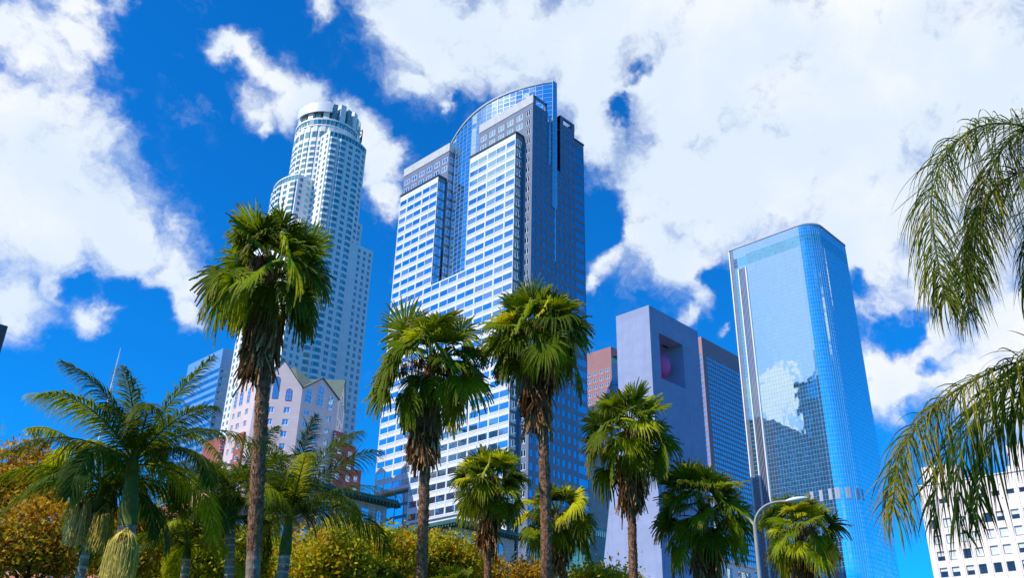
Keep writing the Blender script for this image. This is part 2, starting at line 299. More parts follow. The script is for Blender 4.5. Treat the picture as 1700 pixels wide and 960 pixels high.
# ------------------------------------------------------------------ white round stepped skyscraper
def round_tower():
    cx, cy = 224.0, 367.0
    B = Building('round_skyscraper', (cx, cy, 0), 'tall white stepped skyscraper with round ribbed crown and teal windows', 'skyscraper')
    wl = B.wall; H = 12.0; RB = 24.5; h2 = math.sqrt(RB * RB - H * H); F = 3.6
    def bayseg(a, b, z0, z1, style, rows, proj_=.75):
        # one window bay of the curved wall between plan points a and b
        L, d, n = seg_frame(a, b)
        def q(u, o): return (a[0] + d[0] * u + n[0] * o, a[1] + d[1] * u + n[1] * o)
        if style == 'bay':
            m = .10 * L; k = L * .24; pts = [q(0, 0), q(m, 0), q(m + k * .5, proj_), q(L - m - k * .5, proj_), q(L - m, 0), q(L, 0)]
            for i in range(5):
                l_, _, _ = seg_frame(pts[i], pts[i + 1])
                B.facade(pts[i], pts[i + 1], z0, z1, [(.06, l_ - .06)] if 0 < i < 4 else [], rows if 0 < i < 4 else [], rec=.12, style='split' if i == 2 else 'none')
        else: B.facade(a, b, z0, z1, [(L * .24, L * .76)], rows, rec=.3, style='pair')
    def bulge(rot, top, styles, zb=60):
        a0 = math.atan2(-h2, -H) + rot; a1 = math.atan2(-h2, H) + rot; n = len(styles); pts = arc(cx, cy, RB, a0, a1, n)
        rows = rows_(top - 4.6 - 60 * F, top - 4.6, F, .75, 2.95)
        rows = [r for r in rows if r[0] > zb]
        for i in range(n): bayseg(pts[i], pts[i + 1], zb, top - 4.2, styles[i], rows)
        # teal band under a thin white cornice
        fine = arc(cx, cy, RB, a0, a1, 12)
        for i in range(12):
            L, d, nn = seg_frame(fine[i], fine[i + 1]); B.facade(fine[i], fine[i + 1], top - 4.2, top, [(.08, L - .08)], [(top - 3.6, top - .7)], rec=.15, style='none')
        # flat flanks running back to the drum
        c, s = math.cos(rot), math.sin(rot)
        def rr(x, y): return (cx + x * c - y * s, cy + x * s + y * c)
        for sx in (-1, 1):
            A, Bq = rr(sx * H, -h2), rr(sx * H, -12.6); p, q = (Bq, A) if sx < 0 else (A, Bq)
            B.facade(p, q, zb, top, cols_(8.6, 2, .42), rows_(top - 4.6 - 60 * F, top - 1, F, .75, 2.95) if True else [], rec=.3, style='pair')
        wl.poly([(*p, top) for p in fine] + [(*rr(H, -10), top), (*rr(-H, -10), top)])
    bulge(0, 290, ['bay', 'bay', 'flat', 'bay', 'flat']); bulge(-math.pi / 2, 262, ['bay', 'bay', 'bay', 'flat', 'bay'])
    bulge(math.pi, 274, ['flat', 'bay', 'flat']); bulge(math.pi / 2, 250, ['flat', 'bay', 'flat'])
    # drum
    rc = 17.4; n = 26; pts = arc(cx, cy, rc, 0, 2 * math.pi, n)
    for i in range(n): bayseg(pts[i], pts[i + 1], 230, 300, 'bay', rows_(230, 288, F, .75, 2.95) + [(289.5, 293.5), (295.2, 297.2)][:1], .45)
    pts = arc(cx, cy, rc + .5, 0, 2 * math.pi, 48)
    for i in range(48):
        L, _, _ = seg_frame(pts[i], pts[i + 1]); B.facade(pts[i], pts[i + 1], 297.2, 302.2, [(.06, L - .06)], [(298, 301.2)], rec=.15, style='none')
    wl.poly([(*p, 302.2) for p in pts[:-1]]); 
    # lower square shaft
    s = 22.5; sq = [(cx - s, cy - s), (cx + s, cy - s), (cx + s, cy + s), (cx - s, cy + s)]
    for i in range(4):
        B.facade(sq[i], sq[(i + 1) % 4], 0, 230, cols_(10.3, 3, .5) + [(34.7 + a, 34.7 + b) for a, b in cols_(10.3, 3, .5)], rows_(38, 229, F, .75, 2.95), rec=.3, style='pair')
    wl.poly([(*p, 230) for p in sq])
    B.finish([WHITE_GRANITE], [TEAL_GLASS, TEAL_GLASS, mat('pale_window_bar', (.45, .62, .64), .4)])
    # crown: tall white and glass fins standing on the drum, and the pale ring with the curved sign board
    cr = MB(); gl = MB()
    for i in range(24):
        a = 2 * math.pi * i / 24 + .1; ca, sa = math.cos(a), math.sin(a); d = (-sa, ca); n_ = (ca, sa); p = (cx, cy)
        rr, hw, tp = (17.3, 1.55, 313.8) if i % 2 else (16.6, 1.5, 312.4)
        if i % 2: cr.obox(p, d, n_, -hw, hw, 302.2, tp, 12.5, rr, 0)
        else:
            gl.obox(p, d, n_, -hw * .8, hw * .8, 302.2, tp + .6, 12.6, rr + .3, 0)
            for z in np.arange(303.2, tp, 1.1): cr.obox(p, d, n_, -hw * .85, hw * .85, z, z + .12, 12.5, rr + .38, 0)
    cr.prism(arc(cx, cy, 12.4, 0, 2 * math.pi, 24)[:-1], 302.2, 310.5)
    cr.build('crown', WHITE_GRANITE, B.o); gl.build('crown_glass', TEAL_GLASS, B.o)
    sg = MB(); a0 = R(192); a1 = R(236); N = 14   # curved white board on the left of the crown
    def bd(a0, a1, z0, z1, ro, ri):
        po = arc(cx, cy, ro, a0, a1, N); pi_ = arc(cx, cy, ri, a0, a1, N)
        for i in range(N):
            sg.poly([(*po[i], z0), (*po[i + 1], z0), (*po[i + 1], z1), (*po[i], z1)]); sg.poly([(*pi_[i + 1], z0), (*pi_[i], z0), (*pi_[i], z1), (*pi_[i + 1], z1)])
            sg.poly([(*po[i], z1), (*po[i + 1], z1), (*pi_[i + 1], z1), (*pi_[i], z1)]); sg.poly([(*po[i + 1], z0), (*po[i], z0), (*pi_[i], z0), (*pi_[i + 1], z0)])
        for e in (0, N): sg.poly([(*po[e], z0), (*pi_[e], z0), (*pi_[e], z1), (*po[e], z1)])
    bd(R(168), R(240), 306.2, 312.2, 18.6, 18.1); sg.build('curved_board', WHITE_METAL, B.o)
    sg = MB(); bd(R(318), R(350), 303.5, 309.0, 18.9, 18.5); sg.build('curved_board', DARK_METAL, B.o)
    for a in list(np.linspace(R(170), R(238), 6)) + list(np.linspace(R(322), R(346), 3)): br = MB(); br.obox((cx, cy), (-math.sin(a), math.cos(a)), (math.cos(a), math.sin(a)), -.2, .2, 308.6, 309.2, 12, 18.15); br.build('board_bracket', DARK_METAL, B.o)
    # flag
    p = at(540, 176, 432); fl = empty('rooftop_flag', (p.x, p.y, 310.5), 'small red flag on a thin pole on the round tower roof', 'flag')
    fm = MB(); fm.tube([(p.x, p.y, 310.5), (p.x, p.y, 328.0)], .12, 6); fm.build('pole', WHITE_METAL, fl)
    fm = MB(); k = AX_R
    for i in range(5):
        a, b = i * .8, i * .8 + .8; oy = lambda t: .35 * math.sin(t * 1.7)
        fm.poly([(p.x + k.x * a, p.y + k.y * a + oy(a), 325.8 - a * .15), (p.x + k.x * b, p.y + k.y * b + oy(b), 325.8 - b * .15), (p.x + k.x * b, p.y + k.y * b + oy(b), 327.8 - b * .2), (p.x + k.x * a, p.y + k.y * a + oy(a), 327.8 - a * .2)])
    fm.build('flag_cloth', mat('red_cloth', (.7, .02, .05), .8), fl)
round_tower()

# ------------------------------------------------------------------ stepped office tower with curved glass crown
def crown_tower():
    B = Building('crowned_skyscraper', (200, 209, 0), 'wide white and blue office skyscraper with curved glass crown, in the middle', 'skyscraper'); wl = B.wall
    F = 3.95; xg = 182.1; zt = 189.1
    bandrows = lambda z1: [r for r in [(z1 - 4.45 - F * k, z1 - 2.45 - F * k) for k in range(47, -1, -1)]]
    rib = MB()
    def whiteface(y0, y1, z0, z1, n, groups):
        L = y1 - y0; p = L / n; cols = []
        for i in range(n):
            g = groups[i]; u0 = i * p + (.34 if g in ('s', 'o') else .13); u1 = (i + 1) * p - (.34 if g in ('e', 'o') else .13); cols.append((u0, u1))
        rows = [r for r in bandrows(zt) if r[0] > z0 + .3 and r[1] < z1]
        B.facade((xg, y1), (xg, y0), z0, z1, cols, rows, rec=.12, style='none', tilt=.7)
        for (v0, v1) in rows:
            rib.obox((xg, y1), (0, -1), (-1, 0), 0.02, L - .02, v0 - .34, v0 - .20, -.05, .10); rib.obox((xg, y1), (0, -1), (-1, 0), .02, L - .02, v0 - .78, v0 - .68, -.05, .07)
        for i in range(n + 1):
            u = i * p; rib.obox((xg, y1), (0, -1), (-1, 0), max(0, u - (.2 if i < n and groups[i] in 'so' else .1)), min(L, u + (.2 if i < n and groups[i] in 'so' else .1)), z0 + .3, z1 - .3, -.02, .08)
    whiteface(218.3, 240.2, 143.7, zt, 5, ['o', 's', 'e', 's', 'e']); whiteface(178.5, 201.2, 143.7, zt, 5, ['s', 'e', 's', 'e', 'o'])
    zb = 73.1 - F * 3
    whiteface(178.5, 222.3, zb, 143.7, 10, ['s', 'e'] * 5); whiteface(222.3, 240.2, 73.1, 143.7, 4, ['s', 'e'] * 2)
    # block sides (glass with spandrels), tops
    def side(p0, p1, z0, z1): L, _, _ = seg_frame(p0, p1); B.facade(p0, p1, z0, z1, [(.25, L - .25)], [(a - .6, b + .5) for a, b in bandrows(zt) if a - .6 > z0 and b + .5 < z1], rec=.06, mi=2, style='none')
    side((xg, 178.5), (186.1, 178.5), zb, zt); side((xg, 218.3), (190.5, 218.3), 143.7, zt); side((190.5, 201.2), (xg, 201.2), 143.7, zt); side((186.1, 240.2), (xg, 240.2), 73.1, zt)
    for y0, y1 in ((178.5, 201.2), (218.3, 240.2)): wl.box((xg - .12, y0 - .12, zt), (186.2, y1 + .12, zt + .9), 4)
    wl.poly([(xg, 201.2, 143.7), (xg, 218.3, 143.7), (192, 218.3, 143.7), (192, 201.2, 143.7)][::-1], 0)
    # recessed glass below the left block
    B.facade((184, 240.2), (184, 222.3), zb - 20, 73.1, cols_(17.9, 4, .93), rows_(zb - 20, 73, F, .35, 3.3), rec=.1, mi=2, style='none'); wl.poly([(xg, 222.3, 73.1), (184, 222.3, 73.1), (184, 240.2, 73.1), (xg, 240.2, 73.1)])
    side((xg, 222.3), (184, 222.3), zb - 20, 73.1)
    wl.box((184.1, 179, 0), (212, 240, zb - 5), 2); B.facade((xg + .5, 222), (xg + .5, 178.8), 0, zb, [], [], mi=0); B.facade((xg + .5, 178.8), (186, 178.8), 0, zb, [], [], mi=2)
    # grey granite blocks (left face) with paired white-framed windows
    gx = 186.1; fr = WHITE_METAL
    def gcols(L, n, w=1.9): p = L / n; return [(p * (i + .5) - w / 2, p * (i + .5) + w / 2) for i in range(n)]
    grow = lambda a, b: [(z, z + 2.3) for z in [zt - 3.2 + F * k for k in range(-40, 8)] if z > a and z + 2.3 < b]
    B.facade((gx, 201.2), (gx, 178.5), zt + .9, 202.4, gcols(22.7, 5, 2.9), grow(zt + 1.2, 202), rec=.15, mi=1, style='pair')
    B.facade((gx, 178.5), (gx, 174.4), 0, 202.4, [(.9, 3.0)], grow(60, 202), rec=.25, mi=1, style='pair', gm=2)
    B.facade((gx, 244.4), (gx, 217.7), zt - 30, 202.4, gcols(26.7, 6, 2.9), grow(zt + 1.2, 202), rec=.15, mi=1, style='pair')
    B.facade((gx, 244.4), (gx, 240.2), 0, zt - 30, [], [], mi=1)
    B.facade((gx, 217.7), (196, 217.7), 143.7, 202.4, [(.4, 3.4)], grow(144, 202), rec=.15, mi=1, style='pair')
    B.facade((196, 201.2), (gx, 201.2), 143.7, 202.4, [], [], mi=1)
    for y0, y1 in ((174.4, 201.2), (217.7, 244.4)):
        wl.box((gx - .15, y0 - .15, 202.4), (193.4, y1 + .15, 206.0), 3) if y0 > 200 else (wl.box((gx - .15, y0 - .15, 202.4), (gx + .5, y1 + .15, 206), 3), wl.box((gx + .5, y1 - .5, 202.4), (193.4, y1 + .15, 206), 3), wl.poly([(gx, y0, 202.4), (193.4, y0, 202.4), (193.4, y1, 202.4), (gx, y1, 202.4)], 1))
    # open screen on the right side of the front grey block
    for x in (gx + .5, 192.6): wl.box((x, 174.3, 202.4), (x + .8, 174.9, 206.0), 1)
    wl.box((gx + .5, 174.3, 205.1), (193.4, 174.9, 206.0), 1)
    # right face (shade side): shade painted in by darker frames and duller glass
    def rface(x0, x1, z0, z1, w=1.5, n=None, y=174.4, mi=1):
        L = x1 - x0; n = n or max(1, round(L / 2.6)); B.facade((x0, y), (x1, y), z0, z1, gcols(L, n, w), grow(max(z0, 30), z1), rec=.12, mi=mi, style='dframe', gm=5)
    rface(186.1, 194.0, 0, 202.4, n=3); rface(194.0, 196.4, 0, 181.1, n=1, w=1.2); rface(196.4, 198.6, 0, 163.9, w=1.2, n=1)
    rface(198.6, 200.6, 0, 180.5, n=1, w=1.2); rface(200.6, 208.5, 0, 202.0, n=3)
    B.facade((208.5, 174.4), (213.6, 174.4), 0, 198.5, [(.25, 4.85)], [(a - .3, b - .2) for a, b in grow(30, 198)], rec=.12, mi=1, style='none', gm=5)
    # returns of the dark recess
    wl.poly([(194.0, 174.4, 181.1), (194.0, 178, 181.1), (194.0, 178, 202.4), (194.0, 174.4, 202.4)], 4); wl.poly([(200.6, 174.4, 180.5), (200.6, 186, 180.5), (200.6, 186, 205), (200.6, 174.4, 205)], 4)
    wl.poly([(198.6, 174.4, 180.5), (200.6, 174.4, 180.5), (200.6, 186, 180.5), (198.6, 186, 180.5)], 4); wl.poly([(194, 174.4, 181.1), (196.4, 174.4, 181.1), (196.4, 178, 181.1), (194, 178, 181.1)], 4)
    for x0, x1, zz in ((200.6, 208.5, 202.0),):
        wl.box((x0, 174.3, zz), (x0 + 1.6, 175, zz + 3.2), 1); wl.box((x1 - 1.2, 174.3, zz), (x1, 175, zz + 3.2), 1); wl.box((x0 + 1.6, 174.3, zz + 2.3), (x1 - 1.2, 175, zz + 3.2), 1); wl.box((x0, 175, zz), (x0 + .6, 184, zz + 3.2), 1); wl.box((x1 - .6, 175, zz), (x1, 184, zz + 3.2), 1)
    wl.poly([(x0, 174.4, zz), (x1, 174.4, zz), (x1, 186, zz), (x0, 186, zz)], 1)
    wl.box((208.4, 174.2, 198.5), (213.8, 174.8, 199.1), 4)
    for ye, za, zc in ((235, 0, 163), (229, 163, 184), (222, 184, 198.5)):
        B.facade((213.6, 174.4), (213.6, ye), za, zc, [], [], mi=1); B.facade((213.6, ye), (192, ye), za, zc, [], [], mi=1)
        wl.poly([(192, 174.4 if zc > 190 else ye - 8, zc), (213.6, 174.4 if zc > 190 else ye - 8, zc), (213.6, ye, zc), (192, ye, zc)], 1)
    B.facade((193.4, 244.4), (186.1, 244.4), 0, 202.4, cols_(7.3, 2, .5), grow(60, 202), rec=.2, mi=1, style='pair'); B.facade((193.4, 217.7), (193.4, 244.4), 0, 206, [], [], mi=1)
    wl.poly([(186.1, 217.7, 202.4), (193.4, 217.7, 202.4), (193.4, 244.4, 202.4), (186.1, 244.4, 202.4)], 1)
    B.facade((208.5, 186), (208.5, 174.4), 198.5, 205, [], [], mi=1) ; B.facade((208.5, 174.4), (208.5, 186), 198.5, 205.2, [], [], mi=1)
    rib.build('sill_rail', WHITE_METAL, B.o)
    B.finish([PALE_PANEL, GREY_GRANITE, mat('teal_spandrel', (.05, .16, .22), .3), LIGHT_CONC, DARK_METAL], [BLUE_GLASS, DARK_GLASS, WHITE_METAL, mat('shaded_frame', (.20, .22, .28), .5), BAND_GLASS])  # darkened frame colour stands for shade on the right face
    # curved glass crown: a lens in plan, its front bowed outwards, its top rising towards the tip on the right
    N = 26; yA, yB = 176.0, 238.5; xt = 197.9
    def fx(t): y = yB + (yA - yB) * t; return (xt - 10.2 * (math.sin(math.pi * (t * .92 + .04)) ** 1.0), y)
    def ztop(t): # seen against the sky: rises in a quarter arc
        return 183 + 35.7 * math.sqrt(max(0, 1 - (1 - t) ** 2.2))
    g = MB(); mu = MB(); pts = [fx(i / N) for i in range(N + 1)]; pts[-1] = (197.9, 174.2)
    zlev = list(np.arange(143.7, 219, 1.95))
    for i in range(N):
        a, b = pts[i], pts[i + 1]; L, d, n = seg_frame(a, b); za, zb_ = ztop(i / N), ztop((i + 1) / N)
        for z in zlev:
            if z >= max(za, zb_): break
            t0, t1 = min(z + 1.95, za), min(z + 1.95, zb_)
            tl = random.gauss(0, .012); g.poly([(a[0] + tl, a[1], z), (b[0] + tl, b[1], z), (b[0] - tl, b[1], max(t1, z)), (a[0] - tl, a[1], max(t0, z))])
            if z > 144: mu.obox(a, d, n, 0, L, z - .035, z + .035, -.02, .06)
        mu.obox(a, d, n, -.035, .035, 143.7, za, -.02, .06 if i % 3 else .2)
        k = len(mu.v); mu.poly([(a[0] - n[0] * .0 + n[0] * .35, a[1] + n[1] * .35, za - .1), (b[0] + n[0] * .35, b[1] + n[1] * .35, zb_ - .1), (b[0] + n[0] * .35, b[1] + n[1] * .35, zb_ + .6), (a[0] + n[0] * .35, a[1] + n[1] * .35, za + .6)], 1)
        mu.poly([(a[0] + n[0] * .35, a[1] + n[1] * .35, za + .6), (b[0] + n[0] * .35, b[1] + n[1] * .35, zb_ + .6), (b[0] - n[0] * .6, b[1] - n[1] * .6, zb_ + .6), (a[0] - n[0] * .6, a[1] - n[1] * .6, za + .6)], 1)
        # back skin of the crown
        a2, b2 = (2 * xt - a[0] - .02, a[1]), (2 * xt - b[0] - .02, b[1]); g.poly([(b2[0], b2[1], 190), (a2[0], a2[1], 190), (a2[0], a2[1], max(190, za)), (b2[0], b2[1], max(190, zb_))])
    # the thin blade of glass where the crown ends on the right face
    for (x0, x1, z0, z1) in ((194.6, 197.9, 181.2, 201.5), (196.4, 198.6, 164.2, 218.6)):
        y = 174.3 if x0 > 195 else 174.6
        nz = int((z1 - z0) / 1.95)
        for k in range(nz + 1):
            za, zb_ = z0 + 1.95 * k, min(z0 + 1.95 * (k + 1), z1)
            if zb_ > za: g.poly([(x0, y, za), (x1, y, za), (x1, y, zb_), (x0, y, zb_)]); mu.box((x0, y - .08, za - .04), (x1, y, za + .04))
        for xx in (x0, x1): mu.box((xx - .06, y - .1, z0), (xx + .06, y + .02, z1))
    g.build('crown_glass', CROWN_GLASS, B.o); mu.build('crown_frame', [ALU, mat('grey_coping', (.42, .45, .46), .6)], B.o)
    # rooftop davit
    q = Vector((*pts[3], ztop(3 / N) + .5)); dv = MB(); k = AX_R
    for oz in (0, 1.8): dv.tube([(q.x, q.y, q.z + oz - .8), (q.x - k.x * 3.2, q.y - k.y * 3.2, q.z + oz + .9)], .13, 6)
    dv.tube([(q.x, q.y, q.z - 1), (q.x, q.y, q.z + 1.2)], .13, 6); dv.build('roof_davit', mat('orange_steel', (.55, .35, .18), .6), B.o)
crown_tower()

# ------------------------------------------------------------------ purple tower with the square opening and the ball
def campanile():
    pm = mat('lavender_stucco', (.33, .37, .54), .85, var=.07, vscale=.6, streak=.22, bump=.25, bscale=3, joints=(40, 1.5, .03), jcol=.9)
    o = empty('purple_tower', (78.5, 53.75, 0), 'lavender stucco slab tower with a square opening near the top', 'tower')
    M = MB(); x0, x1, y0, y1, zt = 73.8, 83.25, 51.5, 56.0, 44.45; a0, a1, b0, b1 = 75.42, 79.95, 36.45, 41.7
    def face(y, flip):
        q = [[(x0, 0), (a0, 0), (a0, zt), (x0, zt)], [(a1, 0), (x1, 0), (x1, zt), (a1, zt)], [(a0, 0), (a1, 0), (a1, b0), (a0, b0)], [(a0, b1), (a1, b1), (a1, zt), (a0, zt)]]
        for r in q: M.poly([(x, y, z) for x, z in (r[::-1] if flip else r)])
    face(y0, False); face(y1, True)
    M.poly([(x0, y1, 0), (x0, y0, 0), (x0, y0, zt), (x0, y1, zt)]); M.poly([(x1, y0, 0), (x1, y1, 0), (x1, y1, zt), (x1, y0, zt)]); M.poly([(x0, y0, zt), (x1, y0, zt), (x1, y1, zt), (x0, y1, zt)])
    M.poly([(a0, y0, b0), (a1, y0, b0), (a1, y1, b0), (a0, y1, b0)]); M.poly([(a0, y1, b1), (a1, y1, b1), (a1, y0, b1), (a0, y0, b1)])
    M.poly([(a0, y0, b0), (a0, y1, b0), (a0, y1, b1), (a0, y0, b1)]); M.poly([(a1, y1, b0), (a1, y0, b0), (a1, y0, b1), (a1, y1, b1)])
    M.build('slab', pm, o)
    M = MB(); pr = [(56.0, 30.3), (57.2, 26.5), (58.9, 16.2), (61.3, 0), (56.0, 0)]; xa, xb = 73.86, 82.6
    M.poly([(xa, y, z) for y, z in pr][::1]); M.poly([(xb, y, z) for y, z in pr][::-1])
    for i in range(3): (ya, za), (yb, zb) = pr[i], pr[i + 1]; M.poly([(xa, ya, za), (xb, ya, za), (xb, yb, zb), (xa, yb, zb)])
    M.build('flared_buttress', pm, o)
    M = MB(); c = (78.1, 53.8, 39.05); r = 1.52
    rings = [[(c[0] + r * math.sin(t) * math.cos(p), c[1] + r * math.sin(t) * math.sin(p), c[2] + r * math.cos(t)) for p in np.linspace(0, 2 * math.pi, 33)[:-1]] for t in np.linspace(.02, math.pi - .02, 18)]
    for i in range(17):
        for j in range(32): M.poly([rings[i + 1][j], rings[i + 1][(j + 1) % 32], rings[i][(j + 1) % 32], rings[i][j]])
    M.build('ball', mat('pink_paint', (1.0, .13, .36), .6), o, smooth=True)
    M = MB(); M.tube([(78.1, 53.8, 40.5), (78.1, 53.8, 41.7)], .08, 8); M.build('ball_hanger', DARK_METAL, o)
    M = MB()
    for cx_, cy_ in ((79.0, 53.2),): M.prism([(cx_ - .45, cy_ - .12), (cx_ + .45, cy_ - .12), (cx_ + .45, cy_ + .12), (cx_ - .45, cy_ + .12)], 41.6, 41.68)
    M.build('ceiling_light', DARK_METAL, o)
campanile()

# ------------------------------------------------------------------ dark red granite towers
def red_right():
    B = Building('granite_tower', (500, 315, 0), 'brown-red granite skyscraper with a deep blue shaded face, right of the purple tower', 'skyscraper')
    x0, y0, zt = 477.3, 292.8, 242.4; F = 3.25; rows = rows_(zt - 12.2 - 60 * F, zt - 11, F, .8, 2.9)
    B.facade((x0, y0), (x0 + 62, y0), 0, zt, cols_(62, 22, .82, 4.5, 1), rows, rec=.15, style='none'); B.facade((x0, y0 + 45), (x0, y0), 0, zt, [(45 - 2.6, 45 - .7)] , rows, rec=.25, style='none')
    B.facade((x0 + 62, y0), (x0 + 62, y0 + 45), 0, zt, [], []); B.facade((x0 + 62, y0 + 45), (x0, y0 + 45), 0, zt, [], []); B.wall.poly([(x0, y0, zt), (x0 + 62, y0, zt), (x0 + 62, y0 + 45, zt), (x0, y0 + 45, zt)])
    B.finish([mat('red_granite', (.40, .20, .20), .5, var=.06, vscale=.2, joints=(2.7, F, .1), jcol=.8)], [BLUE_GLASS, BLUE_GLASS, ALU])
def red_left():
    B = Building('granite_tower', (290, 225, 0), 'dull red granite skyscraper between the crowned skyscraper and the purple tower', 'skyscraper')
    x0, y0, zt = 270.7, 199.5, 146.0; F = 3.0; rows = rows_(zt - 8.2 - 45 * F, zt - 6, F, .7, 2.35)
    B.facade((x0, y0 + 40), (x0, y0 + 9), 0, zt, cols_(31, 9, .62, 2, .6), rows, rec=.2, style='pair')
    B.facade((x0, y0 + 9), (x0 + 3, y0 + 6), 0, zt - 4.5, cols_(4.24, 2, .9), rows_(zt - 4.5 - 40 * F, zt - 5, F, .1, 2.8), rec=.1, mi=1, style='none')
    B.facade((x0 + 3, y0 + 6), (x0 + 3, y0), 0, zt - 4.5, cols_(6, 2, .9), rows_(zt - 4.5 - 40 * F, zt - 5, F, .1, 2.8), rec=.1, mi=1, style='none')
    B.facade((x0 + 3, y0), (x0 + 45, y0), 0, zt - 4.5, cols_(42, 12, .6), rows, rec=.2, style='pair')
    B.wall.poly([(x0, y0 + 9, zt), (x0 + 40, y0 + 9, zt), (x0 + 40, y0 + 40, zt), (x0, y0 + 40, zt)]); B.facade((x0, y0 + 9), (x0 + 40, y0 + 9), zt - 4.5, zt, [], []); B.facade((x0 + 40, y0 + 40), (x0, y0 + 40), 0, zt, [], []); B.facade((x0 + 45, y0), (x0 + 45, y0 + 40), 0, zt - 4.5, [], [])
    B.wall.poly([(x0 + 3, y0, zt - 4.5), (x0 + 45, y0, zt - 4.5), (x0 + 45, y0 + 9, zt - 4.5), (x0, y0 + 9, zt - 4.5)])
    B.finish([mat('salmon_granite', (.38, .18, .19), .55, var=.06, vscale=.2, joints=(1.7, 1.5, .07), jcol=.8), mat('teal_panel', (.04, .2, .22), .4)], [glass('mauve_glass', (.06, .05, .09), (.6, .6, .75), .35), DARK_GLASS, ALU])
    # grey block low in front of it
    B = Building('concrete_block', (180, 142, 0), 'plain grey concrete building low between the blue-glass skyscraper foot and the purple tower', 'building')
    p = at(1013, 770, 325); x1, y0 = p.x, p.y; x0 = x1 - 28; zt = at(1013, 752, 325).z
    B.facade((x0, y0), (x1, y0), 0, zt, [], []); B.facade((x0, y0 + 25), (x0, y0), 0, zt, [], []); B.facade((x1, y0), (x1, y0 + 25), 0, zt, [], []); B.facade((x1, y0 + 25), (x0, y0 + 25), 0, zt, [], [])
    B.wall.poly([(x0, y0, zt), (x1, y0, zt), (x1, y0 + 25, zt), (x0, y0 + 25, zt)])
    B.finish([mat('grey_concrete', (.36, .35, .34), .8, var=.08, vscale=.3, joints=(60, 1.1, .08), jcol=.7, streak=.3)], [DARK_GLASS] * 3)
    # low teal-roofed plant house in front
    B = Building('plant_house', (120, 95, 0), 'low rooftop with teal louvres and grey ducts left of the purple tower foot', 'rooftop')
    p = at(1000, 930, 150); x, y, z = p.x, p.y, at(1000, 905, 150).z
    B.wall.box((x - 8, y - 4, 0), (x + 5, y + 8, z), 0); 
    for k in range(26): B.wall.box((x - 8 + k * .5, y - 4.2, z - .1), (x - 7.85 + k * .5, y - 4.05, z + 1.1), 1)
    B.wall.box((x - 8, y - 4.25, z + 1.1), (x + 5, y - 4.0, z + 1.2), 1); B.wall.box((x - 5, y - 2, z), (x - 2, y + 1, z + 2.2), 2); B.wall.box((x - 1, y - 1, z), (x + 2, y + 2, z + 1.6), 2)
    B.finish([mat('teal_cladding', (.05, .22, .25), .5, joints=(.6, 40, .06), jcol=.5), mat('teal_rail', (.08, .3, .34), .5), mat('grey_duct', (.3, .3, .32), .5)], [DARK_GLASS] * 3)
red_right(); red_left()

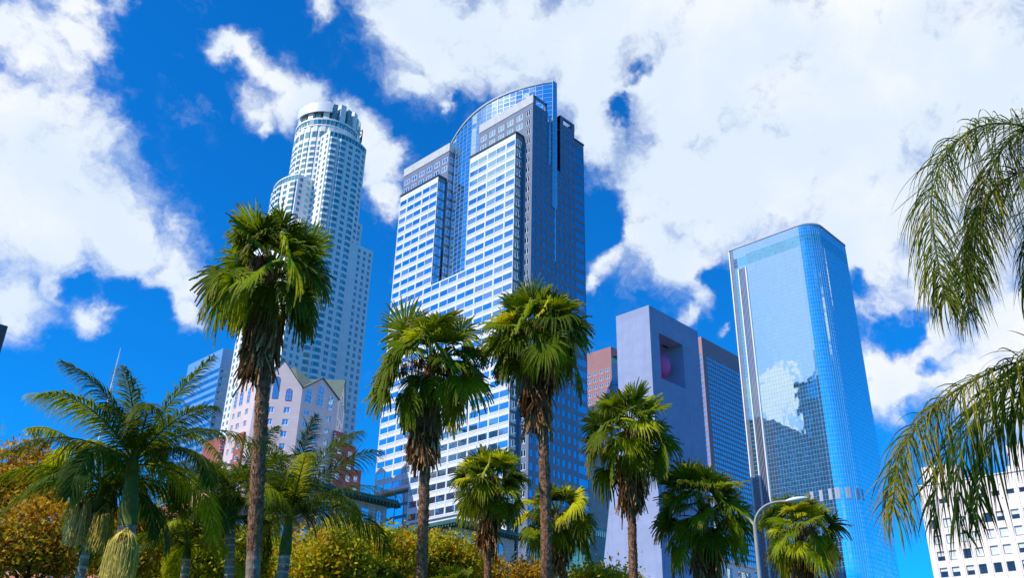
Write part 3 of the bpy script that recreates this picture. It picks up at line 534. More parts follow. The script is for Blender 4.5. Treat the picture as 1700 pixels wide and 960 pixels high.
# ------------------------------------------------------------------ blue mirror glass tower with one rounded corner
def mirror_tower():
    o = empty('glass_skyscraper', (375, 172, 0), 'sky-blue mirror glass skyscraper with a rounded corner, on the right', 'skyscraper')
    xd, yl, zt = 349.2, 195.1, 217.6; rad = 8.5; yr = 151.0
    F = 1.9; g = MB(); mu = MB(); te = MB(); fin = MB(); dk = MB(); ve = MB(); cap = MB()
    # plan path, left to right: flat -X face, rounded corner, flat -Y face, stepped corner
    flat = [(xd, y) for y in np.arange(186.2, yr + rad, -1.32)] + [(xd, yr + rad)]
    rnd = [(xd + rad - rad * math.cos(a), yr + rad - rad * math.sin(a)) for a in np.linspace(0, math.pi / 2, 14)][1:]
    right = [(x, yr) for x in np.arange(xd + rad + 1.32, 381.5, 1.32)]
    path = flat + rnd + right; nf, nr = len(flat), len(rnd)
    zl = list(np.arange(2.0, zt, F)); top = zt
    for i in range(len(path) - 1):
        a, b = path[i], path[i + 1]; L, d, n = seg_frame(a, b); onright = i >= nf + nr - 1
        for z in zl:
            z1 = min(z + F, top); teal = 207.4 < (z + z1) / 2 < 212.2
            t1, t2 = random.gauss(0, .0009), random.gauss(0, .0009)
            (te if teal else g).poly([(a[0] + n[0] * (-t1 - t2), a[1] + n[1] * (-t1 - t2), z), (b[0] + n[0] * (t1 - t2), b[1] + n[1] * (t1 - t2), z), (b[0] + n[0] * (t1 + t2), b[1] + n[1] * (t1 + t2), z1), (a[0] + n[0] * (-t1 + t2), a[1] + n[1] * (-t1 + t2), z1)])
            mu.obox(a, d, n, 0, L, z - .04, z + .04, -.05, .05)
        mu.obox(a, d, n, -.024, .024, 2, top, -.05, .05)
    # dark and white vertical strips at the left end
    p = (xd, yl); d = (0, -1); n = (-1, 0)
    fin.obox(p, d, n, 0, .55, 0, zt - 5.3 + 4.6, -.6, .45); dk.obox(p, d, n, .55, 2.2, 0, zt - .1, -.5, 0)
    te.obox(p, d, n, 2.2, 4.0, 0, 207, -.5, .02); dk.obox(p, d, n, 2.2, 4.0, 207, 212, -.5, .0)
    fin.obox(p, d, n, 4.0, 4.55, 0, 206.1, -.5, .45); dk.obox(p, d, n, 4.55, 8.0, 0, 206.1, -.5, -.0); fin.obox(p, d, n, 8.0, 8.5, 0, 206.1, -.5, .45); g.obox(p, d, n, 8.5, 8.9, 0, 206.1, -.5, 0)
    te.obox(p, d, n, 4.0, 8.9, 207.4, 212.1, -.5, .01); g.obox(p, d, n, 4.0, 8.9, 206.1, 207.4, -.5, .01); g.obox(p, d, n, 2.2, 8.9, 212.1, zt, -.5, .01)
    for k in range(5): fin.obox(p, d, n, 4.85 + k * .68, 4.93 + k * .68, 0, 206.1, 0, .08)
    for k in range(3): fin.obox(p, d, n, .8 + k * .5, .88 + k * .5, 0, zt, 0, .08)
    for z in zl: mu.obox(p, d, n, 2.2, 4.0, z - .06, z + .06, 0, .08)
    # grey vents part-way up the rounded corner
    acc_ = 0; k0 = nf - 9
    for i in range(k0, k0 + 22):
        a, b = path[i], path[i + 1]; L, dd, nn = seg_frame(a, b); step = (i - k0) % 4
        if i < nf: on = (i - k0) % 3 == 0
        else: on = (i - nf) % 4 in (0, 1)
        if on: ve = MB(); ve.obox(a, dd, nn, .05, L - .05 + (.25 if i < nf else 0), 90.9, 95.4, 0, .18); ve.build('grey_vent', bpy.data.materials.get('grey_louvre') or mat('grey_louvre', (.42, .44, .52), .5), o)
    # stepped far corner, faces on the back sides and the roof edge
    x1 = 381.5
    def wallq(a, b, z0, z1):
        L, d, n = seg_frame(a, b); m = max(1, int(L / 1.32))
        for k in range(m):
            u0, u1 = L * k / m, L * (k + 1) / m; pa = (a[0] + d[0] * u0, a[1] + d[1] * u0); pb = (a[0] + d[0] * u1, a[1] + d[1] * u1)
            for z in np.arange(z0, z1, F): g.poly([(*pa, z), (*pb, z), (*pb, min(z + F, z1)), (*pa, min(z + F, z1))]); mu.obox(pa, d, n, 0, u1 - u0, z - .07, z + .07, -.02, .06)
            mu.obox(pa, d, n, -.045, .045, z0, z1, -.02, .06)
    zs = zt - 3.2; wallq((x1, yr), (x1, yr + 2.2), 2, zt); wallq((x1, yr + 2.2), (386.5, yr + 2.2), 2, zs); wallq((386.5, yr + 2.2), (386.5, yl), 2, zs)
    wallq((386.5, yl), (xd + .6, yl), 2, zt - 2)
    g.poly([(x1, yr + 2.2, zs), (386.5, yr + 2.2, zs), (386.5, yl, zs), (x1, yl, zs)])
    ring = path + [(x1, yr), (x1, yl), (xd, yl)]
    g.poly([(*q, zt - .3) for q in ring])
    for i in range(len(ring) - 2):
        a, b = (xd, yl) if i < 0 else ring[i], ring[i + 1]
        L, d, n = seg_frame(a, b) if a != b else (0, 0, 0)
        if L: cap.obox(a, d, n, -.02, L + .02, zt, zt + .7, -.8, .35)
    cap.obox((xd, yl), (0, -1), (-1, 0), 0, 9, zt, zt + .7, -.8, .35)
    g.build('glass_skin', TOWER_GLASS, o); mu.build('mullion_grid', mat('blue_mullion', (.30, .56, .78), .4), o); te.build('teal_floor_band', glass('teal_band_glass', (.02, .22, .28), (.55, .9, .92), .6, wav=.04), o)
    fin.build('white_fin', WHITE_METAL, o); dk.build('dark_strip', glass('dark_strip_glass', (.015, .03, .06), (.5, .6, .75), .3), o); cap.build('roof_edge', mat('roof_coping', (.45, .47, .5), .5), o)
mirror_tower()

# ------------------------------------------------------------------ white office block, far right
def white_office():
    k = 225 / 170; X = 159.64 * k; Z = lambda z: 1.7 + (z - 1.7) * k; Y = lambda y: y * k
    B = Building('office_block', (X + 15, Y(45), 0), 'white stucco office block with pairs of small dark windows, bottom right', 'building'); F = 3.47
    yl = Y(57.5); yr = 24.0; zt = Z(42.5); L = yl - yr
    cols = []; u = yl - Y(56.35)
    step_w, gap, grp = 1.62, .95, 5.62
    ux = yl - Y(56.35)
    while ux + 4.2 < L: cols += [(ux, ux + step_w), (ux + step_w + gap, ux + 2 * step_w + gap)]; ux += 5.55
    ztop = Z(38.9); rows = [(ztop - 3.2 - F * i - 2.05, ztop - 3.2 - F * i) for i in range(14, -1, -1)]
    B.facade((X, yl), (X, yr), 0, zt, cols, rows + [(Z(38.95), Z(39.75))], rec=.38, style='sash')
    # piers between the windows and round medallions
    tr = MB()
    for a, b in cols: tr.obox((X, yl), (0, -1), (-1, 0), a - .42, a - .22, 0, zt - 1.4, -.02, .10)
    for i in range(0, len(cols), 2):
        c = cols[i][0] - .95
        for zz in (Z(40.6), Z(38.4)): tr.obox((X, yl), (0, -1), (-1, 0), c - .12, c + .12, zz, zz + .24, -.02, .10, 1)
    tr.obox((X, yl), (0, -1), (-1, 0), 0, L, zt - .25, zt, -.02, .2)
    tr.build('trim', [mat('pink_white_stucco', (.84, .74, .68), .85, var=.04), mat('bronze_boss', (.35, .22, .2), .6)], B.o)
    B.facade((X, yr), (X + 30, yr), 0, zt, [], []); B.facade((X + 30, yl), (X, yl), 0, zt, [], []); B.facade((X + 30, yr), (X + 30, yl), 0, zt, [], []); B.wall.poly([(X, yr, zt - .5), (X + 30, yr, zt - .5), (X + 30, yl, zt - .5), (X, yl, zt - .5)])
    # raised parts of the roof line
    B.wall.box((X + .05, Y(50.9), zt), (X + 6, Y(56.5), Z(45.5))); B.wall.box((X + .03, yr, zt), (X + 14, Y(42.3), Z(46.7))); B.wall.box((X + 2, Y(42.3), zt), (X + 3, Y(43.4), zt + 1.6))
    S = B.wall; S.box((X + 7, Y(48), zt - .4), (X + 12, Y(50.5), zt + 3.0), 1)
    B.finish([mat('white_stucco', (.94, .80, .71), .85, var=.03, vscale=.3, streak=.06), mat('grey_plant', (.3, .28, .27), .8)], [DARK_GLASS, DARK_GLASS, mat('sash_frame', (.45, .43, .40), .6)])
    # blinds: sub-parts of the window they hang in
    wins = [o for o in B.o.children if o.name.split('.')[0] == 'window']; bm_ = mat('pale_blind', (.74, .76, .72), .8, joints=(50, .14, .03), jcol=.85)
    for o in wins:
        vs = [v.co for v in o.data.vertices]; ys = [v.y for v in vs]; zs = [v.z for v in vs]; h = max(zs) - min(zs)
        upper = (max(zs) > ztop - 3.2 - F * 2.2); pr = .9 if upper else .42
        if h < 1.5 or random.random() > pr: continue
        fr_ = random.choice([.93, .93, .5, .93] if upper else [.35, .5, .93]); b = MB()
        b.obox((X, max(ys)), (0, -1), (-1, 0), .1, max(ys) - min(ys) - .1, max(zs) - .08 - (h - .16) * fr_, max(zs) - .08, -.33, -.30)
        q = b.build('blind', bm_, None); q.parent = o; q.location = (0, 0, 0)
    # small penthouse lights are left out of sight behind the parapet
white_office()

# ------------------------------------------------------------------ banded blue office tower, far left
def banded():
    B = Building('banded_skyscraper', (220, 425, 0), 'flat-topped office tower with pale and blue horizontal bands, left of the round tower', 'skyscraper')
    x0, y0, y1, zt = 202.0, 402.1, 437.7, 176.8; x1 = 225; w_ = B.wall
    for (p0, p1) in (((x0, y1), (x0, y0)), ((x0, y0), (x1, y0)), ((x1, y0), (x1, y1)), ((x1, y1), (x0, y1))):
        L, _, _ = seg_frame(p0, p1); m = int(L / 1.5); F = 4.05
        B.facade(p0, p1, zt - 10.5 - 40 * F, zt - 10.5, cols_(L, m, .985), rows_(zt - 10.5 - 40 * F, zt - 10.3, F, 1.95, 4.04) , rec=.1, style='none', mi=0)
        B.facade(p0, p1, zt - 10.5, zt, [], [], mi=1)
        B.facade(p0, p1, 0, zt - 10.5 - 40 * F, [], [], mi=0) if zt - 10.5 - 40 * F > .1 else None
    w_.poly([(x0, y0, zt), (x1, y0, zt), (x1, y1, zt), (x0, y1, zt)])
    B.finish([mat('pale_band', (.20, .42, .70), .35, .3, var=.04, joints=(1.5, 60, .05), jcol=.8), mat('pale_top', (.22, .44, .72), .35, .3, joints=(1.5, 2.0, .12), jcol=.75)], [BAND_GLASS, BAND_GLASS, ALU])
banded()

# ------------------------------------------------------------------ pink gabled tower with green roofs
def arch_window(M, p, d, n, uc, w, z0, z1, mi_glass=0, mi_frame=1):
    # pointed/round headed window: glass fan, frame ring and bars, standing 3 cm proud of a reveal line
    hw = w / 2; zs = z1 - hw; pts = [(uc - hw, z0), (uc + hw, z0)] + [(uc + hw * math.cos(a), zs + hw * 1.0 * math.sin(a)) for a in np.linspace(0, math.pi, 9)]
    P = lambda u, v, q: (p[0] + d[0] * u + n[0] * q, p[1] + d[1] * u + n[1] * q, v)
    M.poly([P(u, v, .03) for u, v in pts], mi_glass)
    for i in range(len(pts)):
        a, b = pts[i], pts[(i + 1) % len(pts)]; ca = (a[0] + (a[0] - uc) * .14, a[1] + (.14 if a[1] > z0 + .1 else -.14)); cb = (b[0] + (b[0] - uc) * .14, b[1] + (.14 if b[1] > z0 + .1 else -.14))
        M.poly([P(*a, .10), P(*b, .10), P(*cb, .10), P(*ca, .10)][::-1], mi_frame); M.poly([P(*a, .03), P(*b, .03), P(*b, .10), P(*a, .10)], mi_frame)
    M.obox(p, d, n, uc - .05, uc + .05, z0, z1 - .05, .031, .08, mi_frame)
    for z in np.arange(z0 + 1.3, z1 - .3, 1.3): M.obox(p, d, n, uc - hw, uc + hw, z - .04, z + .04, .031, .07, mi_frame)
def gabled():
    B = Building('gabled_tower', (140, 232, 0), 'pink and cream gabled tower with green pitched roofs and arched windows behind the tallest palm', 'building')
    k = 1.0; ze = 96.5; F = 3.75
    c1 = at(503, 641, 268); c2 = at(546, 657, 274); c0 = at(430, 643, 268)
    u = 9.4
    P3 = Vector((c1.x, c1.y)); side = (c0.xy - c1.xy).length
    # octagon-like plan, counter-clockwise, faces A (-X), B (towards the park), C (-Y), D
    c = P3; Bd = Vector((1, -1)).normalized(); LB = 14.0; LC = 13.5
    p1 = c - Bd * LB; p2 = c; p3 = c + Vector((LC, 0)); p4 = p3 + Vector((1, 1)).normalized() * 12; p0 = p1 + Vector((0, LC)); p5 = p4 + Vector((0, 14)); p7 = p0 + Vector((1, 1)).normalized() * 12; p6 = Vector((p5.x - 8, p7.y + 2))
    plan = [p0, p1, p2, p3, p4, p5, p6, p7]; ctr = sum(plan, Vector((0, 0))) / 8
    wl = B.wall; rows = rows_(ze - 6.2 - 24 * F, ze - 6, F, .9, 2.7); rows = rows_(ze - 5.6 - 24 * F, ze - 5.0, F, 1.1, 3.0)
    roof = MB(); aw = []
    gh = [5.2, 9.2, 5.0, 8.5, 5, 5, 5, 5]; ap = (ctr.x, ctr.y, ze + 13)
    for i in range(8):
        a, b = plan[i], plan[(i + 1) % 8]; L, d, n = seg_frame(a, b)
        if i == 0: cols = [(1.6, 2.9), (4.6, 6.4), (9.0, 10.6)]
        elif i == 1: cols = [(2.6, 4.1), (4.5, 6.2), (9.2, 11.0)]
        elif i == 2: cols = [(1.4, 3.3), (5.0, 7.0), (9.6, 11.2)]
        else: cols = cols_(L, 3, .4)
        B.facade(a, b, 0, ze - 5.0, cols, rows, rec=.3, style='pair'); wl.poly([(*a, ze - 5), (*b, ze - 5), (*b, ze), (*a, ze)])
        m = (a + b) / 2; g = (m.x, m.y, ze + gh[i]); wl.poly([(*a, ze), (*b, ze), g])
        # roof planes: from each gable back to the apex ridge
        nv = Vector((n[0], n[1])); r = .35
        A = (a.x + n[0] * r - d[0] * .2, a.y + n[1] * r - d[1] * .2, ze - .15); Bq = (b.x + n[0] * r + d[0] * .2, b.y + n[1] * r + d[1] * .2, ze - .15); Gq = (g[0] + n[0] * r, g[1] + n[1] * r, g[2] + .15)
        back = m - nv * 15.5; RB_ = (back.x, back.y, g[2] + .1 if i in (1, 3) else g[2] + .1)
        for e, s_ in ((A, 1), (Bq, -1)):
            q = [e, Gq, RB_]; vb = Vector((e[0], e[1])) - nv * 14; q2 = (vb.x, vb.y, e[2]); q = [e, Gq, RB_, q2] if s_ > 0 else [e, q2, RB_, Gq]
            roof.poly(q, 0); roof.poly([(x, y, z - .35) for x, y, z in q][::-1], 0)
            roof.poly([e, (e[0], e[1], e[2] - .4), (Gq[0], Gq[1], Gq[2] - .4), Gq], 1)
        aw.append((a, d, n, L, i))
    # ridge roof between B and D gables and the central pyramid
    top = (ctr.x, ctr.y, ze + 13.0)
    for i in range(8):
        a, b = plan[i], plan[(i + 1) % 8]; a2 = a + (ctr - a) * .18; b2 = b + (ctr - b) * .18; roof.poly([(*a2, ze + .5), (*b2, ze + .5), top])
    roof.build('roof', [mat('green_slate', (.12, .17, .13), .7, joints=(.9, .5, .07), jcol=.6, var=.1), DARK_METAL], B.o)
    B.finish([mat('pink_granite', (.74, .58, .56), .7, var=.05, vscale=.2, joints=(1.3, .95, .05), jcol=.85)], [BLUE_GLASS, BLUE_GLASS, WHITE_METAL])
    trim = mat('maroon_frame', (.22, .04, .07), .5)
    for a, d, n, L, i in aw:
        if i in (0, 1, 2, 3):
            ws = {0: [(2.2, 1.2, -4.4, 1.2), (5.5, 1.8, -4.2, .4), (9.8, 1.4, -4.4, .2)], 1: [(3.4, 1.6, -3.6, 3.2), (6.0, 1.6, -3.6, 3.2), (10.1, 1.6, -4.2, -.6)], 2: [(2.4, 1.9, -4.2, .3), (6.75, 2.0, -4.2, 2.6), (10.6, 1.5, -4.4, .2)], 3: [(3.2, 1.1, -5, 1), (6, 1.3, -5, 3), (8.8, 1.1, -5, 1)]}[i]
            for uc, w_, z0, z1 in ws: M = MB(); arch_window(M, (a.x, a.y), d, n, uc, w_, ze + z0, ze + z1); M.build('arched_window', [BLUE_GLASS, trim if i == 1 else WHITE_METAL], B.o)
    # red brick lower wings with pale quoins
    bk = mat('red_brick', (.36, .10, .08), .85, var=.12, vscale=1, joints=(.5, .32, .04), jcol=1.35); qn = MB(); brick = Building('x', (0, 0, 0), '', ''); brick.o.name = 'tmp'
    bpy.data.objects.remove(brick.o); brick.o = B.o
    def wing(x0, y0, x1, y1, z1, n):
        brick.facade((x0, y0), (x1, y0), 0, z1, cols_(x1 - x0, n, .42), rows_(z1 - 5 - 18 * F, z1 - 1, F, 1.1, 3.0), rec=.25, style='pair'); brick.facade((x0, y1), (x0, y0), 0, z1, [], []); brick.facade((x1, y0), (x1, y1), 0, z1, [], []); brick.wall.poly([(x0, y0, z1), (x1, y0, z1), (x1, y1, z1), (x0, y1, z1)])
        for z in np.arange(2, z1 - .4, .9): qn.obox((x0, y0), (1, 0), (0, -1), -.1, (.9 if int(z / .9) % 2 else .5), z, z + .45, -.1, .08)
    x, y = p3.x, p3.y
    wing(x - .6, y - .6, x + 3.4, y + 8, ze - 10.5, 1); wing(x - .4, y - 1.2, x + 7.6, y + 8, ze - 14.0, 2); wing(x + 7.7, y + .2, x + 11.5, y + 12, ze - 20.5, 1)
    x, y = p0.x, p0.y; wing(x - 1.0, y + 1, x + 8, y + 12, ze - 13, 3)
    brick.facade((p1.x - .7, p1.y + 6.5), (p1.x - .7, p1.y + 2), 0, ze - 14, [(1.2, 3.2)], rows_(ze - 5 - 22 * F, ze - 15, F, 1.1, 3.0), rec=.2, style='pair')
    brick.facade((p1.x - .7, p1.y + 2), (p1.x, p1.y + 2), 0, ze - 14, [], []); brick.wall.poly([(p1.x - .7, p1.y + 6.5, ze - 14), (p1.x - .7, p1.y + 2, ze - 14), (p1.x, p1.y + 2, ze - 14), (p1.x, p1.y + 6.5, ze - 14)])
    qn.build('quoins', mat('pale_quoin', (.62, .55, .52), .8), B.o)
    brick.finish([bk], [BLUE_GLASS, BLUE_GLASS, WHITE_METAL], 'brick_wing', 'brick_window', top=30)
gabled()

# ------------------------------------------------------------------ old stone hotel wings with green eaves, brick block, small roofs
def hotel():
    st = mat('diamond_stone', (.44, .37, .33), .85, var=.12, vscale=.6, joints=(1.1, 1.1, .12), jcol=1.5); cs = mat('cream_stone', (.66, .54, .44), .85, var=.1, vscale=.5, joints=(1.5, .6, .05), jcol=.8); gr = mat('green_copper', (.03, .12, .10), .6, var=.3, vscale=2)
    def wing(label, px, py, r, Lx, Ly, ms, eave, zoff=0.0):
        p = at(px, py, r); x, y, zt = p.x, p.y, p.z + zoff; B = Building('stone_hotel_wing', (x + 4, y + 4, 0), label, 'building', 'eaved wings of the stone hotel')
        B.facade((x - Lx if Lx < 0 else x, y), (x + abs(Lx), y), 0, zt, [], []) if Lx < 0 else None
        # body: corner (x,y) is the one nearest the park; -X face runs +Y, -Y face runs +X
        X1, Y1 = x + abs(Lx), y + Ly
        B.facade((x, Y1), (x, y), 0, zt, [], rows_(0, 1, 1, 0, 1)); B.facade((x, y), (X1, y), 0, zt, [], []); B.facade((X1, y), (X1, Y1), 0, zt, [], []); B.facade((X1, Y1), (x, Y1), 0, zt, [], [])
        B.wall.poly([(x, y, zt), (X1, y, zt), (X1, Y1, zt), (x, Y1, zt)])
        B.finish([ms], [DARK_GLASS] * 3)
        e = MB(); ov = 1.5; zz = zt
        e.prism([(x - ov, y - ov), (X1 + ov, y - ov), (X1 + ov, Y1 + ov), (x - ov, Y1 + ov)], zz, zz + .35)
        e.prism([(x - ov + .2, y - ov + .2), (X1 + ov - .2, y - ov + .2), (X1 + ov - .2, Y1 + ov - .2), (x - ov + .2, Y1 + ov - .2)], zz + .35, zz + .7)
        for q in np.arange(y - ov + .3, Y1 + ov, .7): e.box((x - ov + .1, q, zz - .38), (x, q + .25, zz - .002))
        for q in np.arange(x - ov + .3, X1 + ov, .7): e.box((q, y - ov + .1, zz - .38), (q + .25, y, zz - .002))
        e.build('eave', gr, B.o)
        for L, d, n, p0 in ((Ly, (0, -1), (-1, 0), (x, Y1)), (abs(Lx), (1, 0), (0, -1), (x, y))):
            u = 1.6
            while u < L - 1:
                for uu in (u, u + 1.5):
                    if uu < L - .8: M = MB(); arch_window(M, p0, d, n, uu, .95, zt - 3.4, zt - 1.2); M.build('arched_window', [BLUE_GLASS, ms], B.o)
                u += 5.2
                if u < L - 1 : M = MB(); M.obox(p0, d, n, u - 1.2, u + .2, zt - 3.4, zt - 1.4, -.02, .04); M.build('window', BLUE_GLASS, B.o); u += 2.4
            u = 1.6
            while u < L - 1.5:
                for zz2 in (zt - 7.2, zt - 10.8): M = MB(); M.obox(p0, d, n, u, u + 1.3, zz2, zz2 + 2, -.02, .04); M.build('window', BLUE_GLASS, B.o)
                u += 3.4
        return B
    # left wing: its long shaded -Y face ends at a corner on the right
    p = at(643, 839, 150)
    q = at(643, 839, 150); x1 = q.x; B = None
    s = 26.0; d = Vector((x1 - s, q.y, q.z)); px, py = proj((x1 - s, q.y, q.z)); r = math.hypot(x1 - s, q.y)
    wing('grey-brown stone hotel wing with a dark green overhanging eave, left of the crowned skyscraper foot', px, py, r, s, 20, st, gr)
    wing('sunlit cream hotel wing under a green eave behind the short palms', 757, 872, 152, 14, 24, cs, gr)
    # salmon brick block behind the orange trees
    B = Building('brick_block', (60, 110, 0), 'salmon brick apartment block seen through the orange trees on the left', 'building')
    p = at(350, 815, 120); x, y, zt = p.x, p.y, p.z; F = 3.3
    B.facade((x, y + 72), (x, y), 0, zt, cols_(72, 24, .4), rows_(1, zt - 1, F, 1, 2.6), rec=.2, style='sash'); B.facade((x, y), (x + 16, y), 0, zt, cols_(16, 5, .4), rows_(1, zt - 1, F, 1, 2.6), rec=.2, style='sash')
    B.facade((x + 16, y), (x + 16, y + 72), 0, zt, [], []); B.facade((x + 16, y + 72), (x, y + 72), 0, zt, [], []); B.wall.poly([(x, y, zt), (x + 16, y, zt), (x + 16, y + 72, zt), (x, y + 72, zt)])
    B.finish([mat('salmon_brick', (.55, .22, .15), .85, var=.15, vscale=1, joints=(.4, .2, .03), jcol=1.3)], [BLUE_GLASS, BLUE_GLASS, WHITE_METAL], top=60)
    # white low building between purple tower and lamp
    B = Building('white_penthouse', (110, 62, 0), 'small white flat-roofed building at the bottom edge beside the street lamp pole', 'building')
    p = at(1196, 932, 160); x, y, zt = p.x, p.y, p.z
    B.facade((x, y), (x + 11, y), 0, zt, [(1.6, 3.6), (5.4, 9.6)], [(zt - 4.2, zt - .8)], rec=.3, style='frame'); B.facade((x, y + 10), (x, y), 0, zt, cols_(10, 3, .5), [(zt - 4.2, zt - 1)], rec=.3, style='frame')
    B.wall.box((x, y + .1, zt), (x + 11, y + 10, zt + .05)); B.wall.box((x - .4, y - .4, zt + .05), (x + 11.4, y + 10, zt + .5)); B.wall.box((x + .5, y + 2, zt + .5), (x + 4.8, y + 6, zt + 2.0)); B.facade((x + 11, y), (x + 11, y + 10), 0, zt, [], [])
    B.finish([mat('white_render', (.75, .74, .73), .8, var=.05)], [BLUE_GLASS, BLUE_GLASS, ALU])
    # dark corner of a building at the far left edge
    B = Building('dark_tower', (20, 200, 0), 'dark grey tower whose corner just enters the picture at the left edge', 'skyscraper')
    p = at(13.5, 542, 200); x, y, zt = p.x, p.y, p.z; w_ = 30
    B.facade((x - w_, y), (x, y), 0, zt, cols_(w_, 10, .8), rows_(2, zt - 6, 3.8, 1, 3.2), rec=.1, style='none'); B.facade((x, y), (x, y + 25), 0, zt, [], []); B.facade((x - w_, y + 25), (x - w_, y), 0, zt, [], []); B.facade((x, y + 25), (x - w_, y + 25), 0, zt, [], [])
    B.wall.poly([(x - w_, y, zt), (x, y, zt), (x, y + 25, zt), (x - w_, y + 25, zt)])
    B.finish([mat('charcoal_cladding', (.07, .07, .08), .5, var=.1)], [DARK_GLASS, DARK_GLASS, ALU])
    # thin spire
    a = at(186, 640, 260); b = at(199, 578, 260); o = empty('mast', (a.x, a.y, 0), 'thin pale mast rising behind the feather palms on the left', 'mast')
    M = MB(); M.tube([(a.x, a.y, 0), (a.x, a.y, a.z), (a.x, a.y, b.z)], [.5, .35, .08], 8); M.build('pole', ALU, o)
    # towers across the park, seen only as a dark reflection in the mirror glass
    for (px0, px1, py_, dist, lab) in ((1262, 1320, 775, 330, 'low dark building reflected at the foot of the mirror glass skyscraper'),):
        d0, d1 = direction(px0, py_), direction(px1, py_); t0, t1 = 349.2 / d0.x, 349.2 / d1.x
        h0, h1 = Vector((349.2, d0.y * t0, 1.7 + d0.z * t0)), Vector((349.2, d1.y * t1, 1.7 + d1.z * t1))
        def cont(h, d, L): k = L / math.hypot(d.x, d.y); return Vector((h.x - d.x * k, h.y + d.y * k, h.z + d.z * k))
        L = 349.2 + dist; a, b = cont(h0, d0, L), cont(h1, d1, L); zt = (a.z + b.z) / 2
        ya, yb = min(a.y, b.y), max(a.y, b.y); xa = a.x
        B = Building('reflected_tower', (xa, ya, 0), lab, 'building')
        B.facade((xa, ya), (xa, yb), 0, zt, cols_(yb - ya, max(2, int((yb - ya) / 4)), .6), rows_(4, zt - 3, 4, 1, 3), rec=.1, style='none'); 
        for p0, p1 in (((xa, yb), (xa - 20, yb)), ((xa - 20, yb), (xa - 20, ya)), ((xa - 20, ya), (xa, ya))): B.facade(p0, p1, 0, zt, [], [])
        B.wall.poly([(xa, ya, zt), (xa - 20, ya, zt), (xa - 20, yb, zt), (xa, yb, zt)])
        B.finish([mat('brown_stone', (.06, .055, .06), .8)], [DARK_GLASS, DARK_GLASS, ALU])
hotel()

# ------------------------------------------------------------------ street lamp
def lamp():
    b = at(1256, 905, 35); o = empty('street_lamp', (b.x, b.y, 0), 'grey steel street lamp with one curved arm and a cobra head', 'street lamp')
    st = mat('grey_steel', (.34, .32, .30), .6, 0.0, var=.1, vscale=3); kx = Vector((AX_R.x, AX_R.y, 0)).normalized()
    t = at(1252, 868, 35); M = MB(); M.tube([(b.x, b.y, 0), (b.x, b.y, t.z)], [.105, .07], 12); M.tube([(b.x, b.y, 0), (b.x, b.y, .5)], [.24, .2], 12); M.build('pole', st, o)
    M = MB(); hd = at(1304, 833, 35); prev = Vector((b.x, b.y, t.z - .1)); end = Vector((hd.x, hd.y, hd.z)); run = (end.xy - prev.xy).length; dr = (end - prev).to_2d().normalized()
    pts = []
    for u in np.linspace(0, 1, 14):
        z = prev.z + (end.z - prev.z) * (1 - (1 - u) ** 2.4); x = run * (u ** 1.5); pts.append((prev.x + dr.x * x, prev.y + dr.y * x, z))
    M.tube(pts, .045, 10); M.build('arm', st, o, smooth=True)
    M = MB(); M.tube([(b.x, b.y, t.z - .15), (b.x - dr.x * .16, b.y - dr.y * .16, t.z + .12), (b.x - dr.x * .40, b.y - dr.y * .40, t.z + .26)], .04, 8); M.build('arm', st, o, smooth=True)
    M = MB(); pts = []; rad = []
    d3 = Vector((dr.x, dr.y, .12)).normalized()
    for u, r in ((0, .05), (.06, .09), (.25, .15), (.5, .17), (.75, .13), (.9, .07), (.96, .02)): q = end + d3 * (u * .85); pts.append(tuple(q)); rad.append(r)
    M.tube(pts, rad, 14); h = M.build('lamp_head', WHITE_METAL, o, smooth=True)
    for v in h.data.vertices: c = end + d3 * ((v.co - end).dot(d3)); v.co.z = c.z + (v.co.z - c.z) * .55
    M = MB(); c = end + d3 * .42 - Vector((0, 0, .075)); M.tube([tuple(c), tuple(c - Vector((0, 0, .06)))], [.12, .08], 12); M.build('lens', mat('lens_glass', (.5, .5, .45), .2), o)
    M = MB(); c = end + d3 * .3 + Vector((0, 0, .06)); M.tube([tuple(c), tuple(c + Vector((0, 0, .09)))], .03, 8); M.build('photocell', st, o)
lamp()

# ------------------------------------------------------------------ palms
LEAF = leafmat('palm_leaf', .42, .6, .06); DEAD = leafmat('dead_frond', .12, .9, .05); FRUIT = leafmat('fruit_strings', .1, .7, .2)
BARK = mat('palm_bark', (.27, .135, .075), .95, var=.5, vscale=7, bump=.8, bscale=14, spec=.08); GREYBARK = mat('grey_palm_bark', (.27, .20, .16), .95, var=.35, vscale=4, bump=.6, bscale=10, spec=.1)
SHAFT = mat('green_crownshaft', (.09, .12, .02), .6, var=.3, vscale=3, streak=.4, spec=.2)
class NB:
    def __init__(s): s.v = []; s.f = []; s.c = []; s.n = 0
    def add(s, v, f, c): s.v.append(v); s.f.append(f + s.n); s.c.append(np.broadcast_to(c, (len(f), 3)) if np.ndim(c) == 1 else c); s.n += len(v)
    def build(s, name, m_, parent, smooth=False): return np_build(name, np.concatenate(s.v), np.concatenate(s.f), np.concatenate(s.c), m_, parent, smooth)
def nrm(a): return a / (np.linalg.norm(a) + 1e-9)
